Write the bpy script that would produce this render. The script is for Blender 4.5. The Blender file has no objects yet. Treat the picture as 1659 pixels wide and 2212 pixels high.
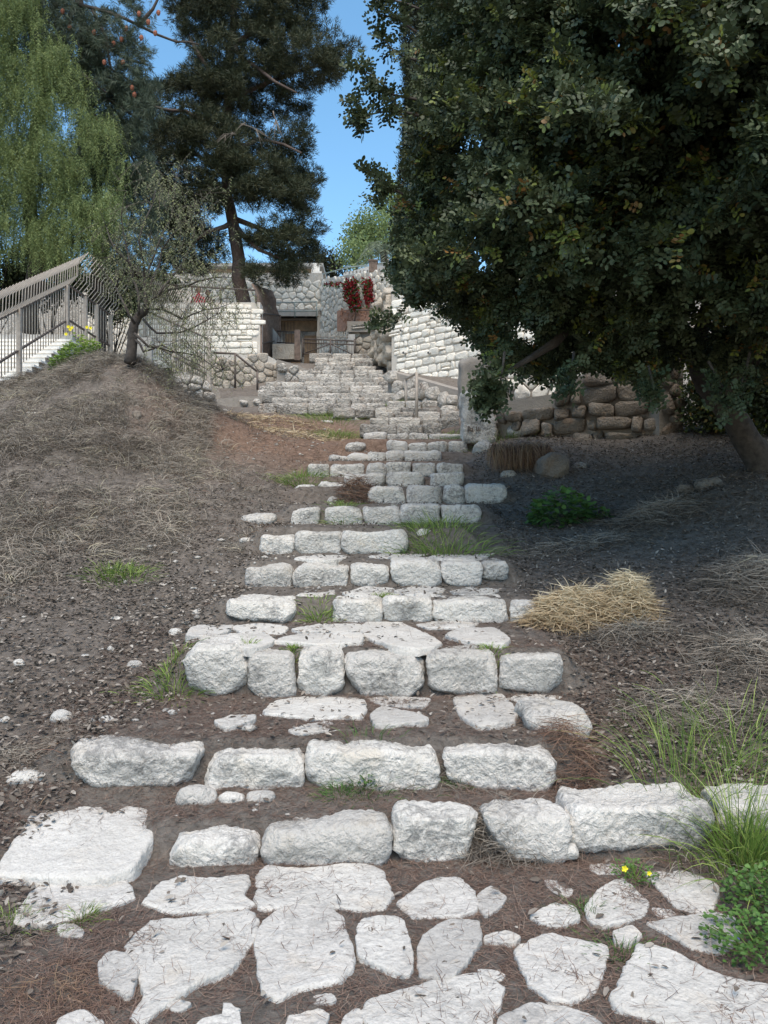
import bpy, math, random
import numpy as np
from mathutils import Vector, noise, Matrix

random.seed(7); RNG = np.random.default_rng(7)
S = bpy.context.scene
COL = S.collection
R = math.radians

# ------------------------------------------------------------------ camera, sky, sun, exposure
FPX = 1675.0; CX, CY = 829.5, 1106.0; CAMZ = 1.6        # the photo measured as 1659 x 2212
cam_d = bpy.data.cameras.new("camera"); cam = bpy.data.objects.new("camera", cam_d); COL.objects.link(cam)
cam.location = (0, 0, CAMZ); cam.rotation_euler = (R(90), 0, 0)
cam_d.sensor_fit = 'VERTICAL'; cam_d.sensor_height = 24.0; cam_d.lens = 24.0 * FPX / 2212.0
cam_d.clip_start = 0.05; cam_d.clip_end = 2000
S.camera = cam

SUN_EL, SUN_AZ = 61.0, 180.0      # azimuth of the sun, clockwise from +Y
w = bpy.data.worlds.new("World"); S.world = w; w.use_nodes = True
nt = w.node_tree; bg = nt.nodes["Background"]
sky = nt.nodes.new("ShaderNodeTexSky"); sky.sky_type = 'NISHITA'; sky.sun_disc = False
sky.sun_elevation = R(SUN_EL); sky.sun_rotation = R(SUN_AZ)
sky.altitude = 0; sky.air_density = 1.0; sky.dust_density = 0.3; sky.ozone_density = 1.0
hs = nt.nodes.new('ShaderNodeHueSaturation'); hs.inputs['Hue'].default_value = .487; hs.inputs['Saturation'].default_value = 1.15; hs.inputs['Value'].default_value = 1.2
nt.links.new(sky.outputs[0], hs.inputs['Color']); nt.links.new(hs.outputs[0], bg.inputs[0]); bg.inputs[1].default_value = 0.13
sun_d = bpy.data.lights.new("sun", 'SUN'); sun = bpy.data.objects.new("sun", sun_d); COL.objects.link(sun)
sun_d.energy = 2.9; sun_d.angle = R(50); sun_d.color = (1.0, 0.87, 0.71)
az, el = R(SUN_AZ), R(SUN_EL)
sd = Vector((math.sin(az)*math.cos(el), math.cos(az)*math.cos(el), math.sin(el)))
sun.rotation_euler = sd.to_track_quat('Z', 'Y').to_euler()
S.view_settings.view_transform = 'Standard'; S.view_settings.look = 'None'
S.view_settings.exposure = 0.82; S.view_settings.gamma = 1.0
try: S.cycles.max_bounces = 6; S.cycles.transparent_max_bounces = 8
except Exception: pass

# ------------------------------------------------------------------ helpers
def P(px, py, Y):
    return Vector(((px-CX)/FPX*Y, Y, CAMZ-(py-CY)/FPX*Y))
def PZ(px, py, z):
    Y = (CAMZ-z)*FPX/(py-CY); return Vector(((px-CX)/FPX*Y, Y, z))
def tag(o, label=None, cat=None, group=None, kind=None):
    if label: o['label'] = label
    if cat: o['category'] = cat
    if group: o['group'] = group
    if kind: o['kind'] = kind
    return o
def empty(name, loc=(0, 0, 0), label=None, cat=None, group=None):
    o = bpy.data.objects.new(name, None); COL.objects.link(o); o.location = loc
    o.empty_display_size = .1
    return tag(o, label, cat, group)
def link(name, me, parent=None):
    o = bpy.data.objects.new(name, me); COL.objects.link(o)
    if parent is not None:
        o.parent = parent; o.location = (0, 0, 0) if parent.parent else -Vector(parent.location)
    return o
def npmesh(name, V, polys, mat, parent=None, smooth=False, rnd=None, mats=None, midx=None):
    """V Nx3, polys: list of int arrays (each MxK)."""
    V = np.asarray(V, dtype=np.float32)
    me = bpy.data.meshes.new(name)
    polys = [np.asarray(p, dtype=np.int32) for p in polys if len(p)]
    loops = np.concatenate([p.ravel() for p in polys])
    tot = np.concatenate([np.full(len(p), p.shape[1], dtype=np.int32) for p in polys])
    start = np.concatenate([[0], np.cumsum(tot)[:-1]]).astype(np.int32)
    me.vertices.add(len(V)); me.vertices.foreach_set('co', V.ravel())
    me.loops.add(len(loops)); me.loops.foreach_set('vertex_index', loops)
    me.polygons.add(len(tot)); me.polygons.foreach_set('loop_start', start)
    me.polygons.foreach_set('loop_total', tot)
    if mats:
        for m in mats: me.materials.append(m)
        if midx is not None: me.polygons.foreach_set('material_index', np.asarray(midx, dtype=np.int32))
    else: me.materials.append(mat)
    if smooth: me.polygons.foreach_set('use_smooth', np.ones(len(tot), dtype=bool))
    if rnd is not None:
        a = me.attributes.new('rnd', 'FLOAT', 'POINT'); a.data.foreach_set('value', np.asarray(rnd, dtype=np.float32))
    me.update(calc_edges=True); me.validate()
    return link(name, me, parent)

class MB:
    """collects pieces into one mesh"""
    def __init__(s): s.v = []; s.f = []; s.r = []; s.m = []; s.n = 0
    def add(s, verts, faces, r=0.5, m=0):
        for v in verts: s.v.append(tuple(v))
        for f in faces: s.f.append([i+s.n for i in f]); s.m.append(m)
        s.r += [r]*len(verts); s.n += len(verts)
    def box(s, c, d, rz=0, r=.5, m=0, rot=None):
        x, y, z = d[0]/2, d[1]/2, d[2]/2; M = rot if rot is not None else Matrix.Rotation(rz, 3, 'Z')
        vs = [Vector(c)+M@Vector((sx*x, sy*y, sz*z)) for sz in (-1, 1) for sx, sy in ((-1, -1), (1, -1), (1, 1), (-1, 1))]
        s.add(vs, [(3, 2, 1, 0), (4, 5, 6, 7), (0, 1, 5, 4), (1, 2, 6, 5), (2, 3, 7, 6), (3, 0, 4, 7)], r, m)
    def beam(s, a, b, wx, wy=None, m=0, r=.5):
        a = Vector(a); b = Vector(b); d = b-a; L = d.length
        if L < 1e-6: return
        q = d.to_track_quat('Z', 'Y').to_matrix()
        s.box((a+b)/2, (wx, wy or wx, L), rot=q, m=m, r=r)
    def tube(s, pts, rad, n=6, r=.5, m=0):
        pts = [Vector(p) for p in pts]; k = len(pts)
        if not hasattr(rad, '__len__'): rad = [rad]*k
        vs = []; prev = None
        for i, p in enumerate(pts):
            t = (pts[min(i+1, k-1)]-pts[max(i-1, 0)]).normalized()
            if prev is None:
                a = t.orthogonal().normalized()
            else:
                a = (prev-t*prev.dot(t)).normalized()
            prev = a; b = t.cross(a)
            for j in range(n):
                th = 2*math.pi*j/n; vs.append(p+(a*math.cos(th)+b*math.sin(th))*rad[i])
        fs = [(i*n+j, i*n+(j+1) % n, (i+1)*n+(j+1) % n, (i+1)*n+j) for i in range(k-1) for j in range(n)]
        fs += [tuple(range(n))[::-1], tuple(range((k-1)*n, k*n))]
        s.add(vs, fs, r, m)
    def build(s, name, mat, parent=None, smooth=False):
        me = bpy.data.meshes.new(name); me.from_pydata(s.v, [], s.f)
        for m in (mat if isinstance(mat, (list, tuple)) else [mat]): me.materials.append(m)
        me.polygons.foreach_set('material_index', s.m)
        if smooth: me.polygons.foreach_set('use_smooth', [True]*len(s.f))
        a = me.attributes.new('rnd', 'FLOAT', 'POINT'); a.data.foreach_set('value', s.r)
        me.update(); return link(name, me, parent)

def nrm(a): return a/np.maximum(np.linalg.norm(a, axis=-1, keepdims=True), 1e-9)
def rv(n): return nrm(RNG.normal(size=(n, 3)))
HEX = (np.array([(0, 0, 0), (.25, .42, .05), (.62, .5, .07), (.9, .28, .03), (1, 0, -.02), (.9, -.28, .03), (.62, -.5, .07), (.25, -.42, .05)]),
       [(0, 1, 2, 3, 4), (0, 4, 5, 6, 7)])
LENS = (np.array([(0, 0, 0), (.4, .5, .05), (1, 0, 0), (.4, -.5, .05)]), [(0, 1, 2, 3)])
LEAF = (np.array([(0, 0, 0), (.3, .5, .08), (.75, .35, .06), (1, 0, -.03), (.75, -.35, .06), (.3, -.5, .08)]), [(0, 1, 2, 3), (0, 3, 4, 5)])
def leaves(c, d, nm, L, W, shape):
    T, F = shape
    d = nrm(d); sdv = nrm(np.cross(nm, d)); n2 = np.cross(d, sdv)
    L = np.broadcast_to(L, len(c)); W = np.broadcast_to(W, len(c))
    V = (c[:, None] + T[None, :, 0, None]*(d*L[:, None])[:, None] + T[None, :, 1, None]*(sdv*W[:, None])[:, None]
         + T[None, :, 2, None]*(n2*L[:, None])[:, None])
    k = len(T); base = (np.arange(len(c))*k)[:, None]
    polys = {}
    for f in F: polys.setdefault(len(f), []).append(base+np.array(f)[None])
    return V.reshape(-1, 3), [np.concatenate(p) for p in polys.values()], k
def leaf_mesh(name, c, d, nm, L, W, shape, mat, rnd, parent=None):
    V, F, k = leaves(c, d, nm, L, W, shape)
    return npmesh(name, V, F, mat, parent, False, np.repeat(rnd, k))
def strands(base, d0, L, W, bend, mat, name, rnd, parent=None, seg=3, face=None):
    """curved ribbons: start, direction, length, width, bend vector (added progressively)"""
    n = len(base); p = base.copy(); d = nrm(d0); pts = [p]
    L = np.broadcast_to(L, n)[:, None]; W = np.broadcast_to(W, n)[:, None]
    for i in range(seg):
        p = p + d*L/seg; pts.append(p); d = nrm(d+bend/seg*1.6)
    side = nrm(np.cross(nrm(d0+bend*.5), rv(n) if face is None else face))
    V = []
    for i, q in enumerate(pts):
        ww = W*(1-.75*(i/seg)**2)*.5
        V += [q-side*ww, q+side*ww]
    V = np.stack(V, 1); k = 2*(seg+1); b = (np.arange(n)*k)[:, None]
    F = np.concatenate([b+np.array([2*i, 2*i+1, 2*i+3, 2*i+2])[None] for i in range(seg)])
    return npmesh(name, V.reshape(-1, 3), [F], mat, parent, False, np.repeat(rnd, k))
def inpoly(px, py, poly):
    ins = np.zeros(len(px), bool); m = len(poly); dm = np.full(len(px), 1e9)
    for i in range(m):
        x1, y1 = poly[i]; x2, y2 = poly[(i+1) % m]
        c = ((y1 > py) != (y2 > py)) & (px < (x2-x1)*(py-y1)/((y2-y1) or 1e-9)+x1); ins ^= c
        t = np.clip(((px-x1)*(x2-x1)+(py-y1)*(y2-y1))/((x2-x1)**2+(y2-y1)**2+1e-9), 0, 1)
        dm = np.minimum(dm, np.hypot(px-x1-t*(x2-x1), py-y1-t*(y2-y1)))
    return ins, dm
def pw(px, py, Y): return np.stack([(px-CX)/FPX*Y, Y, CAMZ-(py-CY)/FPX*Y], 1)

# ------------------------------------------------------------------ materials
def mat(name): 
    m = bpy.data.materials.new(name); m.use_nodes = True
    return m, m.node_tree, m.node_tree.nodes["Principled BSDF"]
def N(nt, t, **k):
    n = nt.nodes.new(t)
    for a, b in k.items():
        if a.startswith('i_'): n.inputs[a[2:].replace('_', ' ')].default_value = b
        else: setattr(n, a, b)
    return n
def ramp(nt, fac, stops):
    r = nt.nodes.new("ShaderNodeValToRGB"); e = r.color_ramp.elements
    while len(e) > 1: e.remove(e[-1])
    e[0].position = stops[0][0]; e[0].color = (*stops[0][1], 1)
    for p, c in stops[1:]:
        x = e.new(p); x.color = (*c, 1)
    if fac is not None: nt.links.new(fac, r.inputs[0])
    return r
def noi(nt, vec, scale, detail=4, rough=.6, dist=0):
    n = N(nt, "ShaderNodeTexNoise"); n.inputs['Scale'].default_value = scale; n.inputs['Detail'].default_value = detail
    n.inputs['Roughness'].default_value = rough; n.inputs['Distortion'].default_value = dist
    nt.links.new(vec, n.inputs['Vector']); return n
def mix(nt, fac, a, b, mode='MIX'):
    m = nt.nodes.new("ShaderNodeMix"); m.data_type = 'RGBA'; m.blend_type = mode
    for s, v in ((m.inputs[0], fac), (m.inputs[6], a), (m.inputs[7], b)):
        if hasattr(v, 'links'): nt.links.new(v, s)
        elif isinstance(v, (int, float)): s.default_value = v
        else: s.default_value = (*v, 1)
    return m.outputs[2]
def rock_mat(name, c1, c2, lichen, scale=1.0, bump=.35, warm=None, lich_at=.56, obj=True, lo=.78):
    m, nt, b = mat(name)
    geo = N(nt, "ShaderNodeNewGeometry"); pos = geo.outputs['Position']
    n1 = noi(nt, pos, 3*scale, 6, .65); n2 = noi(nt, pos, 22*scale, 6, .75, .6); n3 = noi(nt, pos, 95*scale, 3, .6)
    base = mix(nt, ramp(nt, n1.outputs[0], [(.35, (0, 0, 0)), (.65, (1, 1, 1))]).outputs[0], c1, c2)
    if warm:
        n4 = noi(nt, pos, 5*scale, 4, .6)
        base = mix(nt, ramp(nt, n4.outputs[0], [(.56, (0, 0, 0)), (.72, (.6, .6, .6))]).outputs[0], base, warm)
    # dark grey lichen and pits
    nm = noi(nt, pos, 2.3*scale, 4, .65)
    add = N(nt, "ShaderNodeMath", operation='MULTIPLY_ADD'); nt.links.new(n2.outputs[0], add.inputs[0]); add.inputs[1].default_value = .55
    mm = N(nt, "ShaderNodeMath", operation='MULTIPLY'); nt.links.new(nm.outputs[0], mm.inputs[0]); mm.inputs[1].default_value = .5
    nt.links.new(mm.outputs[0], add.inputs[2])
    lm = ramp(nt, add.outputs[0], [(lich_at, (0, 0, 0)), (lich_at+.10, (.75, .75, .75))])
    base = mix(nt, lm.outputs[0], base, lichen)
    att = N(nt, "ShaderNodeAttribute", attribute_name='rnd')
    oi = N(nt, "ShaderNodeObjectInfo")
    rr = ramp(nt, oi.outputs['Random'] if obj else att.outputs['Fac'], [(0, (lo, lo*.985, lo*.96)), (.5, (1, .99, .96)), (1, (.94, .925, .90))])
    base = mix(nt, 1.0, base, rr.outputs[0], 'MULTIPLY')
    sp = ramp(nt, n3.outputs[0], [(.3, (.72, .71, .70)), (.5, (1, 1, 1))])
    base = mix(nt, .7, base, sp.outputs[0], 'MULTIPLY')
    nt.links.new(base, b.inputs['Base Color']); b.inputs['Roughness'].default_value = .92
    b.inputs['Specular IOR Level'].default_value = .2
    vo = N(nt, "ShaderNodeTexVoronoi", feature='F1'); vo.inputs['Scale'].default_value = 30*scale
    nd = noi(nt, pos, 9*scale, 3, .6); 
    vm = N(nt, "ShaderNodeVectorMath", operation='ADD'); nt.links.new(pos, vm.inputs[0]); 
    vs = N(nt, "ShaderNodeVectorMath", operation='SCALE'); nt.links.new(nd.outputs['Color'], vs.inputs[0]); vs.inputs['Scale'].default_value = .12/scale
    nt.links.new(vs.outputs[0], vm.inputs[1]); nt.links.new(vm.outputs[0], vo.inputs['Vector'])
    hsum = N(nt, "ShaderNodeMath", operation='MULTIPLY_ADD'); nt.links.new(n2.outputs[0], hsum.inputs[0]); hsum.inputs[1].default_value = 1.6
    nt.links.new(vo.outputs['Distance'], hsum.inputs[2])
    h2 = N(nt, "ShaderNodeMath", operation='MULTIPLY_ADD'); nt.links.new(n3.outputs[0], h2.inputs[0]); h2.inputs[1].default_value = .5
    nt.links.new(hsum.outputs[0], h2.inputs[2])
    bp = N(nt, "ShaderNodeBump"); bp.inputs['Strength'].default_value = bump; bp.inputs['Distance'].default_value = .03/scale
    nt.links.new(h2.outputs[0], bp.inputs['Height']); nt.links.new(bp.outputs[0], b.inputs['Normal'])
    return m
LIME = rock_mat('limestone', (.66, .64, .615), (.55, .535, .51), (.19, .187, .185), 1, .68, warm=(.57, .52, .45), lich_at=.525)
SLAB = rock_mat('paving_limestone', (.555, .543, .525), (.465, .452, .435), (.36, .35, .34), 1, .45, warm=(.54, .49, .43), lich_at=.55)
UPPER = rock_mat('old_step_stone', (.72, .69, .645), (.54, .51, .475), (.13, .125, .12), .8, 1.0, warm=(.56, .42, .32), lich_at=.52, lo=.58)
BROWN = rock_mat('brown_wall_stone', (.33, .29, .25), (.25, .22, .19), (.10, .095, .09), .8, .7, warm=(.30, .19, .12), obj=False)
WALLW = rock_mat('white_wall_stone', (.88, .85, .79), (.80, .76, .69), (.42, .40, .37), .7, .3, warm=(.70, .58, .48), lich_at=.64, obj=False)
WALLR = rock_mat('rubble_wall_stone', (.50, .45, .39), (.40, .36, .31), (.20, .19, .17), .7, .5, warm=(.48, .36, .26), obj=False)
MORT = rock_mat('mortar', (.34, .31, .28), (.26, .24, .22), (.18, .17, .16), 1, .3)
MORTW = rock_mat('pale_mortar', (.64, .60, .55), (.56, .52, .47), (.4, .38, .35), 1, .3)
def simple(name, col, rough=.6, metal=0, var=.25, scale=8, bump=0.0):
    m, nt, b = mat(name); geo = N(nt, "ShaderNodeNewGeometry")
    n = noi(nt, geo.outputs['Position'], scale, 4, .6)
    c = mix(nt, ramp(nt, n.outputs[0], [(.3, (0, 0, 0)), (.7, (1, 1, 1))]).outputs[0], tuple(x*(1-var) for x in col), tuple(min(1, x*(1+var)) for x in col))
    nt.links.new(c, b.inputs['Base Color']); b.inputs['Roughness'].default_value = rough; b.inputs['Metallic'].default_value = metal
    if bump:
        bp = N(nt, "ShaderNodeBump"); bp.inputs['Strength'].default_value = bump; bp.inputs['Distance'].default_value = .02
        nt.links.new(n.outputs[0], bp.inputs['Height']); nt.links.new(bp.outputs[0], b.inputs['Normal'])
    return m
def leafmat(name, stops, rough=.55, trans=0.0, spec=.3):
    m, nt, b = mat(name); att = N(nt, "ShaderNodeAttribute", attribute_name='rnd')
    r = ramp(nt, att.outputs['Fac'], stops); nt.links.new(r.outputs[0], b.inputs['Base Color'])
    b.inputs['Roughness'].default_value = rough; b.inputs['Specular IOR Level'].default_value = spec
    if trans:
        t = N(nt, "ShaderNodeBsdfTranslucent"); nt.links.new(r.outputs[0], t.inputs[0])
        ms = N(nt, "ShaderNodeMixShader"); ms.inputs[0].default_value = trans
        nt.links.new(b.outputs[0], ms.inputs[1]); nt.links.new(t.outputs[0], ms.inputs[2])
        nt.links.new(ms.outputs[0], nt.nodes['Material Output'].inputs[0])
    return m
CAROB = leafmat('carob_leaf', [(0, (.032, .046, .022)), (.35, (.056, .076, .037)), (.75, (.088, .112, .056)), (.86, (.12, .15, .035)), (.95, (.18, .22, .045)), (1, (.22, .12, .04))], .5, .15, .28)
PINEN = leafmat('pine_needle', [(0, (.022, .032, .016)), (.6, (.05, .06, .03)), (1, (.085, .085, .042))], .6)
PINEB = leafmat('blue_pine_needle', [(0, (.035, .05, .035)), (1, (.10, .13, .085))], .6, .1)
PEPPER = leafmat('pepper_leaf', [(0, (.085, .12, .05)), (.5, (.185, .24, .095)), (1, (.34, .40, .16))], .6, .4)
PEPPER2 = leafmat('young_pepper_leaf', [(0, (.12, .135, .08)), (.6, (.22, .235, .13)), (1, (.36, .39, .15))], .6, .25)
CYPR = leafmat('cypress_leaf', [(0, (.016, .02, .014)), (1, (.05, .055, .035))], .8, 0, .05)
FAR = leafmat('far_leaf', [(0, (.10, .15, .06)), (1, (.24, .30, .11))], .6, .3)
PALM = leafmat('palm_leaf', [(0, (.09, .12, .08)), (1, (.2, .23, .15))], .6, .2)
STRAW = leafmat('straw', [(0, (.22, .145, .085)), (.45, (.46, .355, .22)), (1, (.74, .65, .47))], .6, .15)
DRY = leafmat('dry_grass', [(0, (.08, .066, .055)), (.5, (.20, .172, .142)), (.9, (.36, .32, .27)), (1, (.46, .42, .30))], .75, .1)
DRYR = leafmat('red_dry_grass', [(0, (.09, .05, .035)), (.6, (.18, .11, .08)), (1, (.32, .22, .13))], .75, .1)
NEED = leafmat('fallen_needles', [(0, (.075, .045, .035)), (.6, (.155, .10, .078)), (1, (.27, .195, .15))], .75)
LITTER = leafmat('leaf_litter', [(0, (.07, .06, .052)), (.55, (.158, .131, .108)), (.9, (.24, .215, .19)), (1, (.36, .33, .29))], .8, 0, .1)
GRASS = leafmat('green_grass', [(0, (.07, .12, .03)), (.6, (.17, .27, .055)), (1, (.36, .44, .12))], .5, .35)
HERB = leafmat('green_herb', [(0, (.035, .08, .02)), (1, (.11, .21, .05))], .5, .25)
REDF = leafmat('bougainvillea_bract', [(0, (.14, .01, .015)), (1, (.36, .02, .03))], .6, .3)
YEL = leafmat('yellow_petal', [(0, (.75, .65, .02)), (1, (.9, .8, .05))], .5, .2)
BLUEF = leafmat('blue_petal', [(0, (.25, .25, .75)), (1, (.35, .35, .85))], .5, .2)
HERBD = leafmat('dark_bush_leaf', [(0, (.02, .03, .015)), (.7, (.06, .08, .035)), (1, (.12, .14, .06))], .7, .1)
BARK = simple('pine_bark', (.09, .065, .055), .95, 0, .45, 14, .8)
BARKG = simple('grey_bark', (.06, .05, .043), .95, 0, .4, 14, .7)
BARKP = simple('pale_dead_wood', (.14, .12, .10), .9, 0, .3, 14, .4)
METAL = simple('tan_painted_steel', (.33, .285, .24), .55, 0, .2, 10)
METD = simple('dark_brown_steel', (.085, .065, .055), .6, 0, .3, 10)
RUST = simple('rusty_steel', (.19, .135, .105), .8, 0, .4, 9)
METG = simple('grey_green_steel', (.30, .36, .34), .5, 0, .15, 10)
CONC = simple('concrete', (.36, .35, .33), .9, 0, .22, 6, .3)
WHITES = simple('white_stair_stone', (.74, .71, .66), .8, 0, .12, 7, .2)
PLAST = simple('beige_plaster', (.52, .40, .29), .9, 0, .15, 2)
WOOD = simple('brown_wood', (.34, .22, .13), .7, 0, .35, 6, .2)
CLAY = simple('pink_render', (.50, .29, .21), .95, 0, .25, 9, .8)
WOODC = simple('cut_wood', (.30, .25, .20), .9)
BLACK = simple('black_cloth', (.015, .015, .017), .9)
# ------------------------------------------------------------------ terrain
def Yof(py): return 3.47/(.34-(1106-py)/FPX)
ROWS = [  # depth of the riser, pixel y of its foot, left and right pixel ends
    (3.50, 1868, 330, 1560), (4.00, 1706, 110, 1230), (5.00, 1506, 385, 1230), (6.20, 1345, 470, 1165), (7.20, 1266, 525, 1105),
    (8.20, 1196, 555, 1010), (9.20, 1132, 620, 1050), (10.1, 1088, 640, 1095), (10.9, 1050, 640, 1005), (11.6, 1030, 660, 1005),
    (12.5, 998, 720, 1000), (13.2, 978, 740, 1012), (14.0, 952, 780, 1010)]
RZ = [CAMZ-(r[1]-CY)/FPX*r[0] for r in ROWS]; RZ[0] = 0.0
ctrl = []
for (Y, py, xl, xr), z in zip(ROWS, RZ):
    for f in (-.02, .5, 1.02):
        px = xl+(xr-xl)*f; ctrl.append(((px-CX)/FPX*Y, Y, z))
for py in (935, 905, 880, 850, 825, 800, 775):
    Y = Yof(py)
    for px in (720, 830, 940) if py > 890 else (600, 700, 800): ctrl.append(((px-CX)/FPX*Y, Y, CAMZ-(py-CY)/FPX*Y-.12))
for px, py, Y in [
    (0, 2212, 2.42), (830, 2212, 2.42), (1659, 2212, 2.42), (400, 2000, 3.0), (1200, 2000, 3.0), (0, 2000, 3.0), (1659, 2000, 3.0),
    (0, 1870, 3.45), (0, 1720, 3.98), (0, 1560, 4.75), (0, 1400, 5.8), (250, 1400, 5.75), (0, 1200, 7.6), (0, 1050, 9.4), (0, 900, 12.2), (0, 858, 13.6),
    (250, 1560, 4.7), (300, 1250, 7.3), (450, 1250, 7.3), (150, 1100, 8.8), (300, 1050, 9.8), (450, 1100, 9.3), (600, 1050, 10.5), (520, 1180, 8.3),
    (150, 900, 12.0), (80, 840, 14.0), (140, 780, 14.8), (200, 765, 14.2), (290, 772, 13.4), (300, 880, 11.9), (400, 945, 11.9), (450, 1000, 11.2), (500, 970, 12.4), (370, 850, 13.0),
    (420, 872, 16.6), (500, 885, 16.3), (450, 900, 15.6), (600, 900, 15.4), (560, 930, 14.6), (650, 950, 13.7), (560, 985, 12.2), (640, 1000, 12.2), (700, 965, 13.2),
    (1400, 1700, 3.9), (1659, 1700, 3.95), (1400, 1500, 4.9), (1659, 1500, 4.85), (1659, 1380, 5.6), (1300, 1330, 6.2), (1659, 1250, 6.6), (1350, 1210, 7.5),
    (1659, 1150, 7.6), (1659, 1050, 8.5), (1500, 1080, 8.6), (1400, 1100, 9.0), (1200, 1130, 8.8), (1250, 1060, 10.2), (1150, 1045, 10.8), (1080, 1030, 11.3),
    (1200, 1028, 11.2), (1120, 962, 12.2), (1250, 975, 12.2), (1350, 970, 12.2), (1060, 960, 12.9), (1100, 945, 13.3), (1300, 942, 12.9), (1450, 930, 12.3), (1500, 975, 11.2), (1659, 960, 10.8), (1000, 930, 14.4),
    (1100, 860, 17.0), (1250, 850, 17.0), (960, 865, 16.8), (860, 800, 20.6), (900, 830, 18.6), (330, 850, 17.2), (400, 860, 17.4), (560, 850, 19.2), (460, 862, 18.6), (480, 840, 20.6), (600, 835, 20.6), (640, 825, 20.6)]:
    ctrl.append(((px-CX)/FPX*Y, Y, CAMZ-(py-CY)/FPX*Y))
def zgen(Y): return 0.0 if Y < 3 else (.27*(Y-3) if Y < 25 else 6.0+.0*(Y-25))
for Y in (-14, -6, 0):
    for x in (-30, -12, -4, 0, 4, 12, 30): ctrl.append((x, Y, 0.0))
for Y in (5, 10, 16, 22, 28):
    for x in (-30, -18, 10, 18, 30): ctrl.append((x, Y, zgen(Y)+(.6 if x < 0 else 0)))
for x in (-30, -10, 0, 10, 30):
    for Y in (36, 50, 80): ctrl.append((x, Y, 6.4))
for x in (-1, 0, -3): ctrl.append((x, 28, 6.5))
C = np.array(ctrl)
def fit(C):
    n = len(C); D = np.hypot(C[:, None, 0]-C[None, :, 0], C[:, None, 1]-C[None, :, 1])
    A = np.zeros((n+3, n+3)); A[:n, :n] = D-np.eye(n)*.02; A[:n, n] = 1; A[:n, n+1] = C[:, 0]; A[:n, n+2] = C[:, 1]; A[n:, :n] = A[:n, n:].T
    return np.linalg.solve(A, np.concatenate([C[:, 2], [0, 0, 0]]))
WGT = fit(C)
def rbf(x, y):
    out = np.empty(len(x))
    for i in range(0, len(x), 20000):
        xs, ys = x[i:i+20000], y[i:i+20000]
        D = np.hypot(xs[:, None]-C[None, :, 0], ys[:, None]-C[None, :, 1])
        out[i:i+20000] = D@WGT[:-3]+WGT[-3]+WGT[-2]*xs+WGT[-1]*ys
    return out
# value noise on a lattice, vectorised
LAT = RNG.random((256, 256))
def vn(x, y):
    xi = np.floor(x).astype(int); yi = np.floor(y).astype(int); fx = x-xi; fy = y-yi
    fx = fx*fx*(3-2*fx); fy = fy*fy*(3-2*fy)
    a = LAT[xi % 256, yi % 256]; b = LAT[(xi+1) % 256, yi % 256]; c = LAT[xi % 256, (yi+1) % 256]; d = LAT[(xi+1) % 256, (yi+1) % 256]
    return (a*(1-fx)+b*fx)*(1-fy)+(c*(1-fx)+d*fx)*fy-.5
def sstep(a, b, v): t = np.clip((v-a)/(b-a), 0, 1); return t*t*(3-2*t)
def zraw(x, y):
    z = rbf(x, y)
    # step the treads between the block rows
    for i in range(len(ROWS)-1):
        Y0, _, xl, xr = ROWS[i]; Y1 = ROWS[i+1][0]; z0, z1 = RZ[i], RZ[i+1]
        m = (y >= Y0) & (y < Y1)
        if not m.any(): continue
        ym = y[m]; xm = x[m]
        t = np.clip((ym-Y0-.06)/.12, 0, 1); zz = z0*(1-t)+t*(z1-.035+.03*(ym-Y0)/(Y1-Y0))
        a = (xl-CX)/FPX*Y0; b = (xr-CX)/FPX*Y0
        wgt = sstep(a-.25, a+.05, xm)*(1-sstep(b-.05, b+.25, xm))
        z[m] = z[m]*(1-wgt)+zz*wgt
    flat = (y < 3.5) & (np.abs(x) < 2.5); z[flat] = z[flat]*.2
    amp = np.where((y > 2) & (y < 30), 1, .3)
    z += amp*(.10*vn(x*.9+7, y*.9)*sstep(1.3, 3.5, np.abs(x+.1))+.035*vn(x*3.1, y*3.1+9)*sstep(.8, 2.4, np.abs(x+.1))+.016*vn(x*9, y*9)+.008*vn(x*23, y*23))
    return z
def axis(parts):
    out = []
    for a, b, s in parts: out += list(np.arange(a, b, s))
    return np.array(out+[parts[-1][1]])
gx = axis([(-70, -20, 2.5), (-20, -9.5, .35), (-9.5, -3, .07), (-3, 3, .035), (3, 7, .07), (7, 20, .5), (20, 70, 2.5)])
gy = axis([(-20, 0, 1.0), (0, 2, .2), (2, 5.4, .03), (5.4, 14, .05), (14, 26, .14), (26, 40, .7), (40, 120, 4)])
GX, GY = np.meshgrid(gx, gy); GZ = zraw(GX.ravel(), GY.ravel()).reshape(GX.shape)
def gz(x, y):
    x = np.atleast_1d(np.asarray(x, float)); y = np.atleast_1d(np.asarray(y, float))
    i = np.clip(np.searchsorted(gx, x)-1, 0, len(gx)-2); j = np.clip(np.searchsorted(gy, y)-1, 0, len(gy)-2)
    fx = (x-gx[i])/(gx[i+1]-gx[i]); fy = (y-gy[j])/(gy[j+1]-gy[j])
    return (GZ[j, i]*(1-fx)+GZ[j, i+1]*fx)*(1-fy)+(GZ[j+1, i]*(1-fx)+GZ[j+1, i+1]*fx)*fy
def g1(x, y): return float(gz(x, y)[0])
def onray(px, py, ymin=2.0, ymax=30):
    """the ground point seen at a pixel"""
    Y = np.linspace(ymin, ymax, 1400); x = (px-CX)/FPX*Y; z = CAMZ-(py-CY)/FPX*Y
    h = gz(x, Y); k = np.argmax(h >= z)
    if h[k] < z[k]: k = len(Y)-1
    return Vector((x[k], Y[k], h[k]))

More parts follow.
